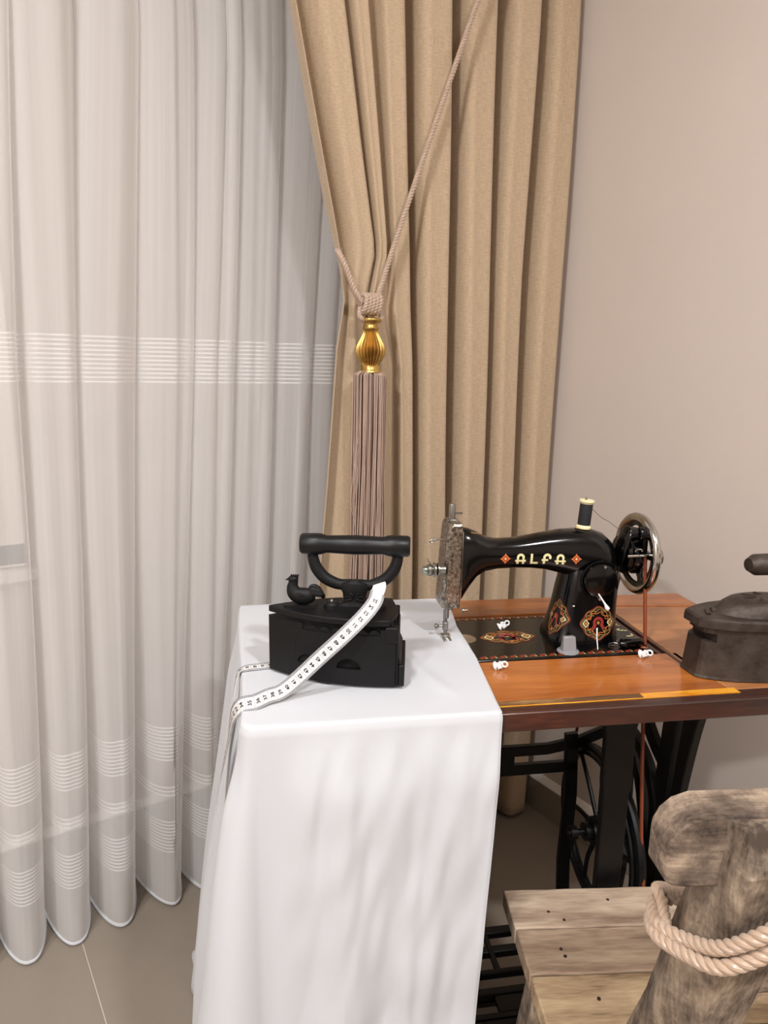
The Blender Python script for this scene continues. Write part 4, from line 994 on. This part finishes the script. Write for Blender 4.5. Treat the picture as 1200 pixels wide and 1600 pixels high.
c = MB(); c.box(-.02, .022, -.034, .04, .056, .069); c = c.build('cutter', M_DARK, R2, smooth=False); boolean(bdo, [c])
mb = MB(); mb.rings([[(x-.002, y*1.02, .079) for x, y in out2()], [(x-.002, y*1.03, .083) for x, y in out2()], [(x-.001, y*1.02, .091) for x, y in out2()], [(x*.985+.003, y*.97, .0935) for x, y in out2()]]); l2 = mb.build('lid', M_RUST, R2, ang=30)
mb = MB(); mb.rings([[(.112+a_*cos(t)*(1), b_*sin(t), z) for t in [2*pi*k/40 for k in range(40)]] for (z, a_, b_) in ((.0925, .078, .040), (.098, .074, .038), (.106, .066, .035), (.112, .056, .030), (.1145, .042, .022), (.115, .02, .01))]); mb.build('dome', M_RUST, l2, ang=60)
mb = MB()
for k in range(8): a = 2*pi*k/8; mb.tube(bez([(.112+.016*cos(a), .009*sin(a), .1152), (.112+.030*cos(a+.2), .017*sin(a+.2), .1156), (.112+.040*cos(a), .022*sin(a), .1135)], 4), .0016, 6)
mb.build('embossed_leaf', M_RUST, l2)
mb = MB(); mb.tube(bez([(.018, -.010, .094), (.021, 0, .098), (.030, .006, .0985), (.036, .002, .094)], 4), .0032, 6); mb.build('latch_lug', M_RUST, l2)
mb = MB(); mb.lathe([(.001, 0), (.010, 0), (.0135, .006), (.0162, .010), (.0165, .03), (.0150, .06), (.0165, .09), (.0165, .122), (.012, .128), (.001, .128)], 28, 'X', (.078, 0, .166)); mb.build('grip', M_RUST, l2)
mb = MB()
for u in (.140, .190): mb.tube([(u, 0, .09), (u, 0, .120), (u, 0, .154)], [.010, .006, .006], 12)
mb.build('handle_posts', M_RUST, l2)

# ------------------------------------------------------------------ old wooden chair (chair frame: 3.5 deg off the view axis)
KROT = CAM_YAW+3.5
CH = thing('wooden_chair', 'weathered grey-brown wooden plank chair tucked under the sewing table', 'chair', (0, 0, 0), KROT)
SZ = .42
ys = [.904, .829, .753, .676, .60]
for k in range(4):
    y1_, y0_ = ys[k], ys[k+1]; xo = .2445+.0012*k
    mb = MB(); n = 16
    tp_ = [(xo+.52*i/n, y0_+.0007+.0008*sin(i*1.7+k)) for i in range(n+1)]+[(xo+.52*i/n, y1_-.0007+.0006*sin(i*2.3+k*2)) for i in range(n, -1, -1)]
    mb.plate(tp_, 'XY', SZ-.027, SZ-.0006*k); mb.build('plank', [M_OLD, M_OLD2, M_OLD3, M_OLD2][k], CH, bevel=.0022)
def post(xb, xt, name='rear_post'):
    # tapered, leaning square post set at an angle; runs past the top rail as a chopped tenon
    d = xb-.345; rs = []
    for (z, L, C_, R1, R2, L2) in ((0.0, (.300, .745), (.325, .712), (.385, .735), (.375, .790), (.315, .790)), (.42, (.311, .622), (.338, .585), (.398, .607), (.388, .662), (.325, .662)),
            (.535, (.317, .585), (.345, .547), (.407, .568), (.398, .620), (.330, .620)), (.66, (.325, .558), (.346, .520), (.416, .540), (.408, .590), (.338, .592)), (.762, (.334, .540), (.345, .498), (.426, .512), (.418, .566), (.346, .566)),
            (.800, (.337, .530), (.350, .512), (.430, .520), (.420, .566), (.348, .566))):
        rs.append([(x+d, y, z) for x, y in (L, C_, R1, R2, L2)])
    MB().rings(rs).build(name, M_POST, CH, bevel=.0022, seg=2, smooth=False)
post(.345, .372); post(.640, .620)
# top rail
mb = MB(); x0_, x1_, yc_ = .288, .745, .548
def rail_sec(x, zt, zb, h): return [(x, yc_-h, zb), (x, yc_-h-.001, (zt+zb)/2), (x, yc_-h, zt), (x, yc_+h, zt+.001), (x, yc_+h, zb)]
R_ = [(x0_, .768, .742, .016), (x0_+.002, .777, .737, .018), (x0_+.008, .788, .734, .019), (x0_+.018, .797, .733, .0195), (x0_+.034, .8025, .733, .0198), (x0_+.10, .8035, .733, .020), (x0_+.2, .8045, .733, .020), (x0_+.3, .804, .733, .020), (x1_-.03, .80, .735, .020), (x1_-.006, .785, .74, .018), (x1_, .77, .75, .012)]
mb.rings([rail_sec(*q) for q in R_]); mb.build('top_rail', M_RAIL, CH, bevel=.0015, ang=28)
mb = MB(); mb.box(.398, .66, .575, .598, .566, .594); mb.build('lower_rail', M_RAIL, CH, bevel=.004)
def leg(x0, y0, x1, y1, w=.020):
    MB().rings([[(x1-w, y1-w, 0), (x1+w, y1-w, 0), (x1+w, y1+w, 0), (x1-w, y1+w, 0)], [(x0-w*1.15, y0-w, SZ-.027), (x0+w*1.15, y0-w, SZ-.027), (x0+w*1.15, y0+w, SZ-.027), (x0-w*1.15, y0+w, SZ-.027)]]).build('leg', M_POST, CH, bevel=.004)
leg(.290, .800, .245, .830); leg(.715, .800, .755, .830)
for xx in (.262, .70): MB().box(xx, xx+.038, .62, .880, SZ-.065, SZ-.027).build('seat_bearer', M_OLD2, CH, bevel=.002)
nh = MB()
for (x, y) in ((.300, .858), (.395, .878), (.298, .792), (.300, .780), (.322, .715), (.45, .80), (.318, .842)):
    MB().lathe([(.0005, .0006), (.0022, .0005), (.0026, -.002)], 10, 'Z', (x, y, SZ)).build('nail_head', M_RUST, CH)
# rope looped round the post
mb = MB()
rope(mb, [(.395, .628, .650), (.378, .626, .648), (.352, .622, .649), (.322, .606, .652), (.310, .572, .656), (.322, .537, .669), (.334, .510, .686), (.352, .492, .711), (.374, .484, .733), (.40, .480, .75), (.44, .49, .762)], .0066, .026, seg=9)
rope(mb, [(.393, .624, .632), (.366, .628, .634), (.340, .622, .639), (.314, .595, .645), (.306, .562, .651), (.318, .527, .662), (.332, .504, .672), (.352, .492, .690), (.376, .483, .715), (.40, .480, .728), (.45, .49, .735)], .0066, .026, seg=9, phase=1.2)
rope(mb, [(.425, .606, .640), (.445, .602, .610), (.452, .606, .585), (.445, .604, .551), (.432, .604, .527), (.426, .612, .492), (.426, .625, .440)], .0066, .026, seg=9, phase=2)
rope(mb, [(.390, .622, .658), (.363, .620, .652), (.340, .614, .660), (.321, .603, .670), (.322, .592, .664), (.318, .575, .659), (.314, .556, .655)], .0056, .022, seg=9, phase=.5)
o = mb.build('twisted_rope', M_CORD2); o.rotation_euler = (0, 0, radians(KROT)); tag(o, 'thick champagne satin rope looped round the wooden chair post', 'rope')
